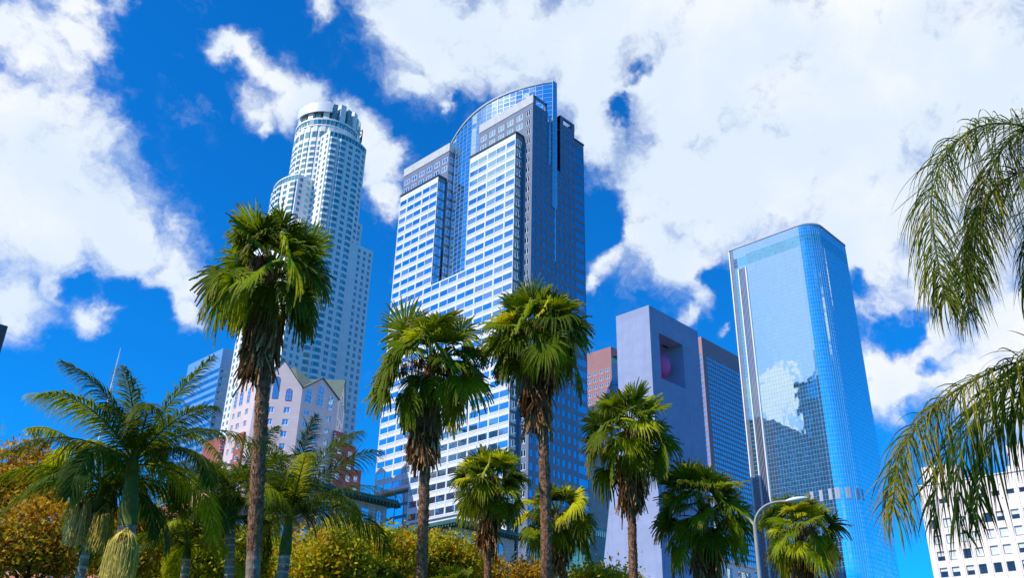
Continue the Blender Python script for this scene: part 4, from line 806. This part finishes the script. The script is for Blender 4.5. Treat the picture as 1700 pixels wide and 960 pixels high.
def fan_leaf(nb, pos, F, S, Rb, col, span=2.0, nseg=34, droop=.5, ragged=.12, pleat=.02, tipcol=None, cup=.12):
    Nn = nrm(np.cross(S, F)); 
    if Nn[2] < 0 and abs(F[2]) < .95: Nn = -Nn
    T = np.array([.06, .30, .52, .68, .84, 1.0]); Wd = np.array([1, 1, 1, .78, .5, .04]); nt = len(T)
    th = np.linspace(-span, span, nseg) + rng.normal(0, .015, nseg); dth = 2 * span / (nseg - 1)
    rr = Rb * (.72 + .28 * np.cos(th * .62)) * (1 + rng.normal(0, ragged, nseg)); 
    d = np.cos(th)[:, None] * F + np.sin(th)[:, None] * S + (cup * np.abs(np.sin(th)) ** 1.0)[:, None] * Nn      # seg directions
    e = -np.sin(th)[:, None] * F + np.cos(th)[:, None] * S
    dr = droop * (1 + rng.normal(0, .35, nseg)).clip(.2, 2)
    c = pos + d[:, None, :] * (rr[:, None] * T)[:, :, None]
    sag = (np.maximum(T - .42, 0) / .58) ** 1.7
    c[:, :, 2] -= (rr * dr)[:, None] * sag * .75; c -= d[:, None, :] * (rr * dr * .32)[:, None, None] * (sag ** 1.3)[None, :, None]
    c = c + e[:, None, :] * (rng.normal(0, .05, nseg) * rr)[:, None, None] * sag[None, :, None]
    hw = (rr[:, None] * np.minimum(T, .62)[None, :] * dth * .53) * Wd[None, :]
    V = np.empty((nseg, nt, 3, 3)); V[:, :, 0] = c - e[:, None, :] * hw[:, :, None] - Nn * (pleat * Rb); V[:, :, 1] = c + Nn * (pleat * Rb); V[:, :, 2] = c + e[:, None, :] * hw[:, :, None] - Nn * (pleat * Rb)
    idx = np.arange(nseg * nt * 3).reshape(nseg, nt, 3); f = []
    for k in (0, 1): f.append(np.stack([idx[:, :-1, k], idx[:, :-1, k + 1], idx[:, 1:, k + 1], idx[:, 1:, k]], -1).reshape(-1, 4))
    cc = np.broadcast_to(np.asarray(col), (nseg, nt - 1, 3)).copy() * (1 + rng.normal(0, .08, (nseg, 1, 1)))
    if tipcol is not None: cc[:, -1] = cc[:, -1] * .35 + np.asarray(tipcol) * .65; cc[:, -2] = cc[:, -2] * .75 + np.asarray(tipcol) * .25
    cc = cc.reshape(-1, 3); nb.add(V.reshape(-1, 3), np.concatenate(f), np.concatenate([cc, cc]))
def strap(nb, pts, w0, w1, col, nrmv=None):
    pts = np.asarray(pts); n = len(pts); t = np.gradient(pts, axis=0); up = np.array([0, 0, 1.0]) if nrmv is None else nrmv
    s = np.cross(t, up); s /= (np.linalg.norm(s, axis=1)[:, None] + 1e-6); w_ = np.linspace(w0, w1, n)[:, None]; q = np.cross(s, t); q /= (np.linalg.norm(q, axis=1)[:, None] + 1e-6)
    V = np.stack([pts - s * w_, pts + q * w_ * .6, pts + s * w_, pts - q * w_ * .6], 1).reshape(-1, 3); i = np.arange(n - 1)[:, None] * 4
    f = np.concatenate([np.stack([i[:, 0] + a, i[:, 0] + b, i[:, 0] + 4 + b, i[:, 0] + 4 + a], -1) for a, b in ((0, 1), (1, 2), (2, 3), (3, 0))]); nb.add(V, f, np.asarray(col))
def bend(p, az, el, L, sag, n=7):
    h = np.array([math.cos(az), math.sin(az), 0]); out = [np.array(p, float)]; e = el
    for i in range(n): e = el - sag * ((i + .5) / n); out.append(out[-1] + (h * math.cos(e) + np.array([0, 0, math.sin(e)])) * (L / n))
    return np.array(out), e, h
def rough_trunk(o, base, top, r0, r1, boots_from, name='trunk', bootsize=.1):
    # tapered bole; spiralled old leaf bases on the upper part, ring-cracked grey bark below
    base = Vector(base); top = Vector(top); H = (top - base).length; n = int(H / .12); M = MB(); pts = []; rad = []
    off = Vector((random.uniform(-.2, .2), random.uniform(-.2, .2), 0))
    def cen(t): return base.lerp(top, t) + off * math.sin(t * math.pi) 
    for i in range(n + 1):
        t = i / n; pts.append(cen(t)); rad.append((r0 + (r1 - r0) * t) * (1 + .22 * math.exp(-t * H / .8)) * (1 + random.uniform(-.025, .025)) * (.985 if i % 2 else 1.02))
    M.tube(pts, rad, 18)
    for k, f in enumerate(M.f): 
        pass
    M.mi = [(1 if (M.v[f[0]][2] < base.z + boots_from * (top.z - base.z) + random.uniform(-.5, .5)) else 0) for f in M.f]
    z = boots_from * H; j = 0
    while z < H:
        t = z / H; c = cen(t); r = r0 + (r1 - r0) * t
        nb_ = 9
        for a in range(nb_):
            th = 2 * math.pi * (a + .5 * (j % 2)) / nb_ + random.uniform(-.12, .12); h = Vector((math.cos(th), math.sin(th), 0)); s = Vector((-h.y, h.x, 0)); w_ = r * .36; L = bootsize * random.uniform(.8, 1.7); ou = random.uniform(.01, .05)
            if random.random() < .12: continue
            b0 = c + h * (r * .96) - Vector((0, 0, L * .6)); tip = c + h * (r + ou) + Vector((0, 0, L))
            M.poly([b0 - s * w_, b0 + s * w_, tip + s * w_ * .55, tip - s * w_ * .55], 0); M.poly([tip - s * w_ * .55, tip + s * w_ * .55, c + h * (r * .93) + Vector((0, 0, L * .7)) + s * w_ * .6, c + h * (r * .93) + Vector((0, 0, L * .7)) - s * w_ * .6], 0)
            M.poly([b0 + s * w_, c + h * r * .9 + s * w_ * .9, tip + s * w_ * .55], 0); M.poly([b0 - s * w_, tip - s * w_ * .55, c + h * r * .9 - s * w_ * .9], 0)
        z += bootsize * 1.15; j += 1
    return M.build(name, [BARK, GREYBARK], o)
GREENS = [(.115, .165, .006), (.15, .21, .006), (.22, .29, .008), (.42, .45, .012), (.56, .54, .014), (.08, .125, .008)]
def fan_palm(label, apex, foot, r, Rc, nleaf=46, skirt=1.0, boots=.25, tr=(.27, .21), yellow=.18, dead=26, seed=1, open_=0.0, stalks=3):
    global rng
    rng = np.random.default_rng(seed); random.seed(seed)
    A = at(*apex, r); Ft = at(*foot, r); t = (A.z) / max(.1, (A.z - Ft.z)); base = A + (Ft - A) * t; base = Vector((A.x + (base.x - A.x) * .8, A.y + (base.y - A.y) * .8, 0)) if False else Vector((base.x, base.y, 0))
    # keep the lean gentle towards the ground
    o = empty('fan_palm', (base.x, base.y, 0), label, 'palm tree', 'fan palms in the park'); A_ = np.array(A)
    rough_trunk(o, base, A, tr[0], tr[1], boots)
    nb = NB()
    for i in range(nleaf):
        u = (i + .5) / nleaf; az = i * 2.39996 + rng.normal(0, .12); el = math.radians(86 - 100 * u) + rng.normal(0, .10)
        Lp = Rc * (.50 + .09 * rng.normal()) * (.8 + .35 * min(1, u * 3)); st = A_ + np.array([0, 0, .25 - .75 * u])
        pts, e, h = bend(st, az, el, Lp, .25 + .35 * u)
        yl = rng.random() < yellow and u > .15; col = np.array(GREENS[rng.integers(3, 5)] if yl else GREENS[[0, 1, 2, 5][rng.integers(0, 4)]]) * (1 + rng.normal(0, .1))
        if u < .12: col = np.array((.28, .36, .012))
        strap(nb, pts, .035, .018, (.16, .19, .03)); td = .15 + .6 * u + rng.normal(0, .22); F = h * math.cos(e - td) + np.array([0, 0, math.sin(e - td)]); roll = rng.normal(0, .6); S0 = np.array([-h[1], h[0], 0]); Nn = np.cross(S0, F); S = S0 * math.cos(roll) + Nn * math.sin(roll)
        fan_leaf(nb, pts[-1], nrm(F), nrm(S), Rc * (.50 + .05 * rng.normal()) * (.8 if u < .08 else 1), col, span=1.75 + rng.normal(0, .15) - (.7 if u < .1 else 0), droop=max(.08, (.12 + .5 * u + rng.normal(0, .12)) * (1 - open_)), ragged=.08, cup=.25 - .1 * u, tipcol=(.28, .22, .06) if rng.random() < .4 else (.22, .26, .04))
    nb.build('crown', LEAF, o)
    nb = NB()
    for i in range(int(dead * 1.0)):
        az = i * 2.39996; u = i / dead; st = A_ + np.array([0, 0, -.35 - 1.5 * u * skirt]); el = math.radians(-5 - 45 * rng.random()); pts, e, h = bend(st, az, el, Rc * (.30 - .12 * u) * (.6 + .7 * rng.random()), 1.1)
        b = np.array([(.34, .17, .075), (.45, .25, .12), (.22, .11, .05), (.58, .36, .17)][rng.integers(0, 4)]); strap(nb, pts, .03, .02, b)
        F = nrm(h * .16 + np.array([0, 0, -1.0])); S = np.array([-h[1], h[0], 0]); fan_leaf(nb, pts[-1], F, S, (.75 + .3 * rng.random()) * min(1.15, skirt), b, span=.42 + .15 * rng.random(), nseg=16, droop=.15, ragged=.2, pleat=.03, cup=.3, tipcol=b * 1.3)
    nb.build('dead_fronds', DEAD, o)
    nb = NB()
    for i in range(stalks):
        az = rng.random() * 6.28 if i else math.radians(225) + rng.normal(0, .4); pts, e, h = bend(A_ + np.array([0, 0, .1]), az, math.radians(40 + 25 * rng.random()), Rc * .55, 2.4, 12); b = np.array([(.34, .20, .12), (.24, .13, .08)][i % 2]); strap(nb, pts, .03, .015, b)
        for k in range(40):
            p0 = pts[rng.integers(4, 12)]; q = p0 + rng.normal(0, .05, 3); L = .35 + .5 * rng.random(); strap(nb, np.array([q, q + np.array([rng.normal(0, .05), rng.normal(0, .05), -L * .5]), q + np.array([rng.normal(0, .07), rng.normal(0, .07), -L])]), .022, .008, b * (1 + rng.normal(0, .2)))
    if stalks: nb.build('flower_stalks', DEAD, o)
    return o
fan_palm('tallest fan palm with big brown dead-frond skirt, before the pink gabled tower', (450, 452), (424, 962), 27, 2.2, 44, 1.3, .42, (.20, .17), .2, 56, 31, stalks=5)
fan_palm('tall fan palm with wide brown skirt, left of the other one before the crowned skyscraper', (712, 610), (702, 962), 32, 2.4, 40, 1.5, .35, (.185, .16), .2, 54, 12, stalks=4)
fan_palm('tall fan palm with full round crown overlapping the right edge of the crowned skyscraper', (893, 555), (900, 962), 32, 2.25, 48, 1.45, .38, (.19, .165), .34, 52, 37, stalks=4)
fan_palm('short bushy fan palm with pale green fans between the two tall middle palms', (812, 805), (815, 962), 44, 2.0, 46, 1.1, .3, (.17, .15), .45, 40, 14, stalks=4)
fan_palm('loose fan palm half hidden behind the trunk of the tall middle palm', (925, 862), (928, 962), 48, 2.15, 36, 1.0, .3, (.16, .14), .4, 22, 15, stalks=1)
fan_palm('fan palm with dense dark crown in front of the purple tower', (1045, 720), (1053, 962), 38, 2.2, 42, 1.15, .25, (.17, .15), .12, 34, 16, stalks=2)
fan_palm('dark wide fan palm just left of the street lamp pole', (1166, 852), (1172, 962), 38, 2.15, 44, 1.1, .25, (.18, .16), .10, 36, 17, stalks=1)
fan_palm('low bright green fan palm under the lamp head before the mirror glass skyscraper', (1327, 885), (1329, 962), 44, 1.95, 42, 1.2, .25, (.18, .16), .45, 34, 18, stalks=3)
fan_palm('low dark fan palm top at the bottom edge, left of the tall middle trunk', (625, 985), (626, 1010), 40, 1.3, 30, .6, .3, (.2, .18), .05, 8, 19, stalks=0)
fan_palm('low dark fan palm top at the bottom edge, under the short bushy palm', (752, 992), (753, 1015), 42, 1.3, 30, .6, .3, (.2, .18), .05, 8, 20, stalks=0)

def feather(nb, pos, az, el, L, sag, col, nl=58, ll=.6, wd=.02, lean=.9, ldroop=.5, plumose=.0, twist=0.0, rw=.03, curl=0.0, cvar=.12, tipc=None):
    n = 30; h = np.array([math.cos(az), math.sin(az), 0.0]); p = np.array(pos, float); P = [p]; e = el; a = az; Ts = []
    for i in range(n):
        u = (i + .5) / n; e = el - sag * u ** 1.35; a = az + curl * u; hh = np.array([math.cos(a), math.sin(a), 0.0]); t = hh * math.cos(e) + np.array([0, 0, math.sin(e)]); Ts.append(t); P.append(P[-1] + t * L / n)
    P = np.array(P); Ts = np.array(Ts + [Ts[-1]]); strap(nb, P, rw, .006, (.19, .22, .04), np.cross(np.array([-h[1], h[0], 0]), Ts[0]) + np.array([1e-3, 0, 1e-3]))
    u = np.repeat(np.linspace(.10, .995, nl), 2) + rng.normal(0, .004, nl * 2); u = u.clip(.05, .999); sd = np.tile([1.0, -1.0], nl); k = u * n; i0 = k.astype(int).clip(0, n - 1); fr = (k - i0)[:, None]
    B0 = P[i0] * (1 - fr) + P[i0 + 1] * fr; T = Ts[i0]; S = np.cross(T, np.array([0, 0, 1.0])); S /= (np.linalg.norm(S, axis=1)[:, None] + 1e-6); N = np.cross(S, T)
    tw = twist; S, N = S * math.cos(tw) + N * math.sin(tw), N * math.cos(tw) - S * math.sin(tw)
    le = ll * np.sin(np.pi * (u * .86 + .12)) ** .55 * (1 + rng.normal(0, .07, len(u))); ang = lean * (1 - .45 * u) + rng.normal(0, .06, len(u)); pl = rng.normal(0, 1, len(u)) * plumose + .12
    D = S * (sd * np.sin(ang) * np.cos(pl))[:, None] + T * np.cos(ang)[:, None] + N * (np.sin(ang) * np.sin(pl))[:, None]; D /= np.linalg.norm(D, axis=1)[:, None]
    R_ = np.array([0, .25, .5, .75, 1.0]); C = B0[:, None] + D[:, None] * (le[:, None] * R_)[:, :, None]; dd = ldroop * (1 + rng.normal(0, .25, len(u))); C[:, :, 2] -= (le * dd)[:, None] * R_ ** 2.0; C -= D[:, None] * ((le * dd * .35)[:, None] * R_ ** 2.4)[:, :, None]
    C += rng.normal(0, .012, (len(u), 1, 3)) * R_[None, :, None] * 2
    Wv = T - D * (T * D).sum(1)[:, None]; Wv /= (np.linalg.norm(Wv, axis=1)[:, None] + 1e-6); ww = wd * np.array([.5, 1, .9, .6, .06])
    V = np.stack([C - Wv[:, None] * ww[None, :, None], C + Wv[:, None] * ww[None, :, None]], 2); idx = np.arange(len(u) * 10).reshape(len(u), 5, 2)
    f = np.stack([idx[:, :-1, 0], idx[:, :-1, 1], idx[:, 1:, 1], idx[:, 1:, 0]], -1).reshape(-1, 4); cc = np.asarray(col) * (1 + rng.normal(0, cvar, (len(u), 1, 1))); cc = np.broadcast_to(cc, (len(u), 4, 3)).copy()
    if tipc is not None: cc[:, -1] = cc[:, -1] * .4 + np.asarray(tipc) * .6
    nb.add(V.reshape(-1, 3), f, cc.reshape(-1, 3).clip(0.002, 1))
def king_palm(label, apex, foot, r, L, n, seed, tr=.13, shaft=.9, fruit=(), azs=None, el0=78, col=(.10, .145, .008), ring=True):
    global rng
    rng = np.random.default_rng(seed); random.seed(seed)
    A = at(*apex, r); Ft = at(*foot, r); t = A.z / max(.1, (A.z - Ft.z)); base = A + (Ft - A) * t; base.z = 0
    o = empty('feather_palm', base, label, 'palm tree', 'feather palms on the left'); M = MB(); up = (A - base).normalized(); sb = A - up * shaft; pts = []; rad = []
    H = (sb - base).length; m = int(H / .06)
    for i in range(m + 1): q = base.lerp(sb, i / m); pts.append(q); rad.append(tr * (1.25 - .25 * min(1, i / m * 3)) * (1.05 if i % 2 else .98))
    M.tube(pts, rad, 14); M.mi = [(1 if (k // 14) % 4 == 0 else 0) for k in range(len(M.f))]; M.build('trunk', [GREYBARK, mat('pale_ring', (.42, .38, .34), .9)], o)
    M = MB(); M.tube([sb - up * .02, sb + up * shaft * .15, sb + up * shaft * .6, A + up * .1], [tr * 1.02, tr * 1.12, tr * .85, tr * .5], 14); M.build('crownshaft', SHAFT, o, smooth=True)
    nb = NB(); A_ = np.array(A)
    for i in range(n):
        u = (i + .5) / n; az = i * 2.39996 + seed + rng.normal(0, .15) if azs is None else azs[i % len(azs)]; el = math.radians(el0 - 66 * u ** .9) + rng.normal(0, .08)
        c = np.array(col) * (1 + rng.normal(0, .15)); 
        if rng.random() < .28: c = np.array((.34, .36, .015))
        if rng.random() < .2: c = np.array((.06, .10, .012))
        feather(nb, A_ + np.array([0, 0, -.1 * u]), az, el, L * (1 + rng.normal(0, .08)), .75 + .8 * u + .35 * rng.random(), c, nl=92, ll=L * .26, wd=.0155, lean=.95, ldroop=.55, twist=rng.normal(0, .35), rw=.035, curl=rng.normal(0, .3), tipc=(.16, .15, .04) if rng.random() < .4 else None)
    nb.build('crown', LEAF, o)
    for (px, py, rr, Lf, W_, c) in fruit:
        q = np.array(at(px, py, rr)); nb = NB()
        for i in range(230):
            a = rng.random() * 6.28; e = rng.random() ** .5; dx = np.array([math.cos(a), math.sin(a), 0]) * W_ * e; l_ = Lf * (.75 + .3 * rng.random()); w0 = np.array([0, 0, .18 * (1 - e)])
            P_ = [q, q + dx * .6 + w0 + np.array([0, 0, .03]), q + dx + np.array([0, 0, -.12 - .1 * rng.random()]), q + dx * 1.08 + rng.normal(0, .02, 3) + np.array([0, 0, -l_ * .6]), q + dx * 1.1 + rng.normal(0, .03, 3) + np.array([0, 0, -l_])]
            strap(nb, P_, .010, .006, np.array(c) * (1 + rng.normal(0, .2)), np.array([.3, .2, .9]))
        s0 = sb + up * 0.02; strap(nb, [np.array(s0), (np.array(s0) + q) / 2 + np.array([0, 0, .05]), q], .03, .025, (.25, .28, .06)); nb.build('fruit_cluster', FRUIT, o)
    return o
king_palm('large dark feather palm with thick green crownshaft and hanging yellow fruit strings', (222, 765), (203, 962), 22, 2.9, 18, 3, .19, 1.45, fruit=((208, 892, 21.6, 1.05, .33, (.70, .56, .12)),))
king_palm('slim feather palm with pale ringed trunk leaning at the lower left, before the orange trees', (172, 800), (132, 962), 24, 2.7, 15, 5, .10, .75, el0=60, fruit=((138, 838, 24, .95, .26, (.75, .58, .20)), (175, 850, 23.8, .95, .24, (.66, .50, .10))))
king_palm('feather palm with upright fronds right of the tallest trunk', (480, 862), (468, 962), 32, 4.0, 21, 8, .19, 1.2, el0=88)
king_palm('small dark feather palm low between the two larger feather palms', (312, 905), (306, 962), 34, 2.9, 18, 9, .14, .5, col=(.07, .10, .010))
king_palm('dark feather palm crown crowding behind the tallest trunk', (385, 815), (380, 962), 33, 3.2, 16, 21, .16, .9, col=(.075, .11, .010), el0=66)

def queen_palm():
    global rng
    rng = np.random.default_rng(44); random.seed(44)
    A = at(2010, 560, 9.0); o = empty('queen_palm', (A.x, A.y, 0), 'close queen palm whose two long arching fronds hang in from the right edge', 'palm tree')
    rough_trunk(o, (A.x + .1, A.y, 0), A, .2, .17, .85); nb = NB()
    def frond(pix, r0, r1, **k):
        # rachis through given sight lines at gently changing distance, real thickness and drooping leaflets
        P = np.array([at(x, y, r0 + (r1 - r0) * i / (len(pix) - 1)) for i, (x, y) in enumerate(pix)]); t = np.linspace(0, len(P) - 1, 41); out = []
        for q in t:
            i = min(int(q), len(P) - 2); f = q - i; p0, p1, p2, p3 = P[max(i - 1, 0)], P[i], P[i + 1], P[min(i + 2, len(P) - 1)]
            out.append(.5 * (2 * p1 + (-p0 + p2) * f + (2 * p0 - 5 * p1 + 4 * p2 - p3) * f * f + (-p0 + 3 * p1 - 3 * p2 + p3) * f ** 3))
        P = np.array(out); T = np.gradient(P, axis=0); T /= np.linalg.norm(T, axis=1)[:, None]; strap(nb, P, .022, .005, (.16, .19, .04))
        nl = k.get('nl', 110); u = np.repeat(np.linspace(.12, .995, nl), 2) + rng.normal(0, .003, nl * 2); u = u.clip(0, .999); kk = u * 40; i0 = kk.astype(int); fr = (kk - i0)[:, None]; B0 = P[i0] * (1 - fr) + P[i0 + 1] * fr; T_ = T[i0]
        S = np.cross(T_, np.array([0, 0, 1.0])); S /= (np.linalg.norm(S, axis=1)[:, None] + 1e-6); N = np.cross(S, T_); sd = np.tile([1., -1.], nl); tw = k.get('tw', 0); S, N = S * math.cos(tw) + N * math.sin(tw), N * math.cos(tw) - S * math.sin(tw)
        le = k.get('ll', .62) * np.sin(np.pi * (u * .80 + .16)) ** .6 * (1 + rng.normal(0, .1, len(u))); ang = 1.05 - .5 * u + rng.normal(0, .12, len(u)); pl = rng.normal(.1, .55, len(u))
        D = S * (sd * np.sin(ang) * np.cos(pl))[:, None] + T_ * np.cos(ang)[:, None] + N * (np.sin(ang) * np.sin(pl))[:, None]; D /= np.linalg.norm(D, axis=1)[:, None]
        R_ = np.linspace(0, 1, 8); C = B0[:, None] + D[:, None] * (le[:, None] * R_)[:, :, None]; dd = k.get('dr', .8) * (1 + rng.normal(0, .3, len(u))); C[:, :, 2] -= (le * dd)[:, None] * R_ ** 1.9; C -= D[:, None] * ((le * dd * .5)[:, None] * R_ ** 2.2)[:, :, None]
        C += rng.normal(0, .02, (len(u), 1, 3)) * (R_ ** 2)[None, :, None]
        Wv = T_ - D * (T_ * D).sum(1)[:, None]; Wv /= np.linalg.norm(Wv, axis=1)[:, None]; Wv = Wv + rng.normal(0, .5, Wv.shape); Wv /= np.linalg.norm(Wv, axis=1)[:, None]; ww = .0052 * np.array([.6, 1, 1, .95, .85, .7, .45, .08])
        V = np.stack([C - Wv[:, None] * ww[None, :, None], C + Wv[:, None] * ww[None, :, None]], 2); idx = np.arange(len(u) * 16).reshape(len(u), 8, 2); f = np.stack([idx[:, :-1, 0], idx[:, :-1, 1], idx[:, 1:, 1], idx[:, 1:, 0]], -1).reshape(-1, 4)
        pal = np.array([(.05, .085, .006), (.07, .11, .006), (.14, .17, .008), (.04, .07, .006)]); cc = pal[rng.integers(0, 4, len(u))][:, None] * np.ones((1, 7, 1)); y = k.get('yel', .2); m_ = (rng.random(len(u)) < y + .5 * k.get('grad', 0) * u); cc[m_] = np.array((.28, .23, .015)); cc[:, -1] = cc[:, -1] * .5 + np.array((.30, .17, .06)) * .5
        nb.add(V.reshape(-1, 3), f, cc.reshape(-1, 3))
    frond([(2000, 560), (1890, 370), (1760, 235), (1650, 205), (1578, 245), (1546, 330), (1556, 430), (1570, 500)], 9, 7.2, tw=.1, ll=.70, dr=.75, nl=260)
    frond([(2000, 560), (1900, 310), (1800, 205), (1715, 205), (1650, 270), (1622, 370), (1618, 470)], 9, 7.8, tw=.3, ll=.66, dr=.75, nl=240)
    frond([(2000, 560), (1880, 560), (1770, 580), (1660, 612), (1565, 665), (1500, 745), (1482, 850)], 9, 6.6, tw=-.1, ll=.64, dr=.8, nl=260, yel=.35, grad=.8)
    frond([(2000, 560), (1880, 400), (1780, 300), (1700, 285), (1640, 330), (1606, 420), (1608, 520)], 9, 7.5, tw=-.2, ll=.66, dr=.75, nl=240)
    frond([(2000, 560), (1900, 400), (1830, 310), (1760, 300), (1715, 370), (1700, 480)], 9, 8.2, tw=-.3, ll=.66, dr=.75, nl=240)
    nb.build('crown', LEAF, o)
    nb = NB()
    for i in range(8): feather(nb, np.array(A), math.radians(-70 + i * 28), math.radians(50 - 6 * i), 3.2, 1.8, (.04, .08, .012), nl=80, ll=.6, wd=.012, ldroop=.8, plumose=.5)
    nb.build('rear_fronds', LEAF, o)
queen_palm()

# ------------------------------------------------------------------ autumn broadleaf trees along the bottom
TL = leafmat('broad_leaf', .4, .6, .2); TB = mat('tree_bark', (.07, .05, .04), .95, var=.3, vscale=6, bump=.5)
def broad_tree(label, px, py, r, H, Wd, pal, seed, nleaf=15000, dens=1.0):
    # crown centred on the sight line; H = crown height, Wd = crown width
    R2 = np.random.default_rng(seed); random.seed(seed); c = at(px, py, r); o = empty('autumn_tree', (c.x, c.y, 0), label, 'tree', 'orange and green trees along the bottom')
    M = MB(); tips = []; zc = c.z - H * .35
    def br(p, d, L, rad, lv):
        q = p.copy(); pts = [tuple(q)]; rs = [rad]
        for i in range(5): d = (d + Vector(R2.normal(0, .13, 3)) + Vector((0, 0, .05))).normalized(); q = q + d * L / 5; pts.append(tuple(q)); rs.append(rad * (1 - .09 * (i + 1)))
        M.tube(pts, rs, 7 if lv < 2 else 5, cap=False)
        if lv >= 3: tips.append(np.array(q)); tips.append((np.array(q) + np.array(p)) / 2); return
        for k in range(3 if lv else 5):
            a = R2.random() * 6.28; nd = (d * .75 + Vector((math.cos(a), math.sin(a), .25)) * (.75 if lv else .8)).normalized(); br(q if k else Vector(pts[-2]), nd, L * .66, rs[-1] * .66, lv + 1)
    h0 = max(1.2, c.z - H * .42); M.tube([(c.x, c.y, 0), (c.x + .1, c.y, h0 * .5), (c.x, c.y, h0)], [.2, .16, .13], 8, cap=False)
    for k in range(6): a = k * 1.05 + R2.random(); br(Vector((c.x, c.y, h0 - .25 * (k % 3))), Vector((math.cos(a) * Wd / H, math.sin(a) * Wd / H, .9 + .5 * R2.random())).normalized(), H * .30, .08, 1); M.build('trunk', TB, o)
    T = np.array(tips); ce = T.mean(0); sc = np.array([Wd / 2, Wd / 2, H / 2]) / (np.percentile(np.abs(T - ce), 92, axis=0) + 1e-6); sc = np.clip(sc, .4, 1.6)
    extra = R2.normal(0, 1, (90, 3)); extra /= np.linalg.norm(extra, axis=1)[:, None]; extra = np.array([c.x, c.y, c.z]) + extra * (R2.random((90, 1)) ** .4) * np.array([Wd / 2, Wd / 2, H / 2]); T = np.concatenate([T, extra])
    ci = R2.integers(0, len(T), nleaf); rad = .22 + .3 * R2.random(len(T)); P = T[ci] + R2.normal(0, 1, (nleaf, 3)) * rad[ci][:, None] * np.array([1, 1, .7]); s = .04 + .075 * R2.random(nleaf) ** 1.5
    a = R2.normal(0, 1, (nleaf, 3)); a /= np.linalg.norm(a, axis=1)[:, None]; b = np.cross(a, R2.normal(0, 1, (nleaf, 3))); b /= np.linalg.norm(b, axis=1)[:, None]; s = s[:, None]
    V = np.stack([P - a * s * 1.4, P - b * s * .7, P + a * s * 1.4, P + b * s * .7], 1).reshape(-1, 3); f = np.arange(nleaf * 4).reshape(-1, 4); pal = np.array(pal); cp = R2.integers(0, len(pal), len(T)); pick = np.where(R2.random(nleaf) < .7, cp[ci], R2.integers(0, len(pal), nleaf)); col = pal[pick] * (1 + R2.normal(0, .2, (nleaf, 1))).clip(.4, 1.8)
    np_build('foliage', V, f, col, TL, o)
OR = [(.48, .24, .015), (.38, .20, .015), (.56, .34, .015), (.28, .20, .015), (.24, .22, .015)]; YG = [(.46, .44, .015), (.30, .34, .015), (.54, .40, .015), (.22, .27, .015), (.58, .33, .015)]; GR = [(.27, .34, .015), (.42, .42, .015), (.15, .21, .012), (.60, .44, .02)]
for i, (px, py, r, H, Wd, pal, lab) in enumerate([
    (40, 800, 46, 3.4, 3.8, OR, 'tall orange tree at the left edge rising behind the feather palm fronds'), (60, 900, 40, 3.2, 4.6, OR, 'rust orange tree in the bottom left corner with bare dark branches'), (215, 900, 42, 2.6, 3.4, OR[1:], 'orange-green tree behind the slim ringed palm trunk'),
    (350, 925, 44, 2.4, 4.0, GR, 'green-yellow tree behind the small dark feather palm'), (250, 935, 48, 2.2, 3.6, YG, 'yellow-green tree behind the hanging fruit strings'), (560, 925, 40, 2.6, 4.0, YG, 'yellow-green tree right of the upright feather palm'), (640, 925, 44, 2.3, 3.8, YG, 'yellow-green tree left of the tall middle trunk'),
    (735, 925, 46, 2.0, 3.6, [*YG, *GR], 'bright green and orange tree right of the tall middle trunk under the cream hotel wing'), (430, 930, 46, 2.4, 3.6, GR, 'olive tree behind the tallest palm trunk'), (505, 950, 44, 2.0, 3.0, YG, 'yellow tree at the foot of the upright feather palm'),
    (790, 955, 50, 2.2, 3.4, OR, 'orange tree at the foot of the short bushy palm'), (880, 960, 54, 1.8, 4.0, [*OR, (.05, .07, .01)], 'dim orange tree behind the trunk of the palm with the round crown'), (1000, 965, 50, 1.2, 3.6, YG, 'low yellow tree top beside the purple tower foot'), (975, 975, 60, 1.6, 3.0, GR, 'low green tree top left of the purple tower foot')]):
    broad_tree(lab, px, py, r, H, Wd, pal, 100 + i, 15000 if r < 50 else 9000)
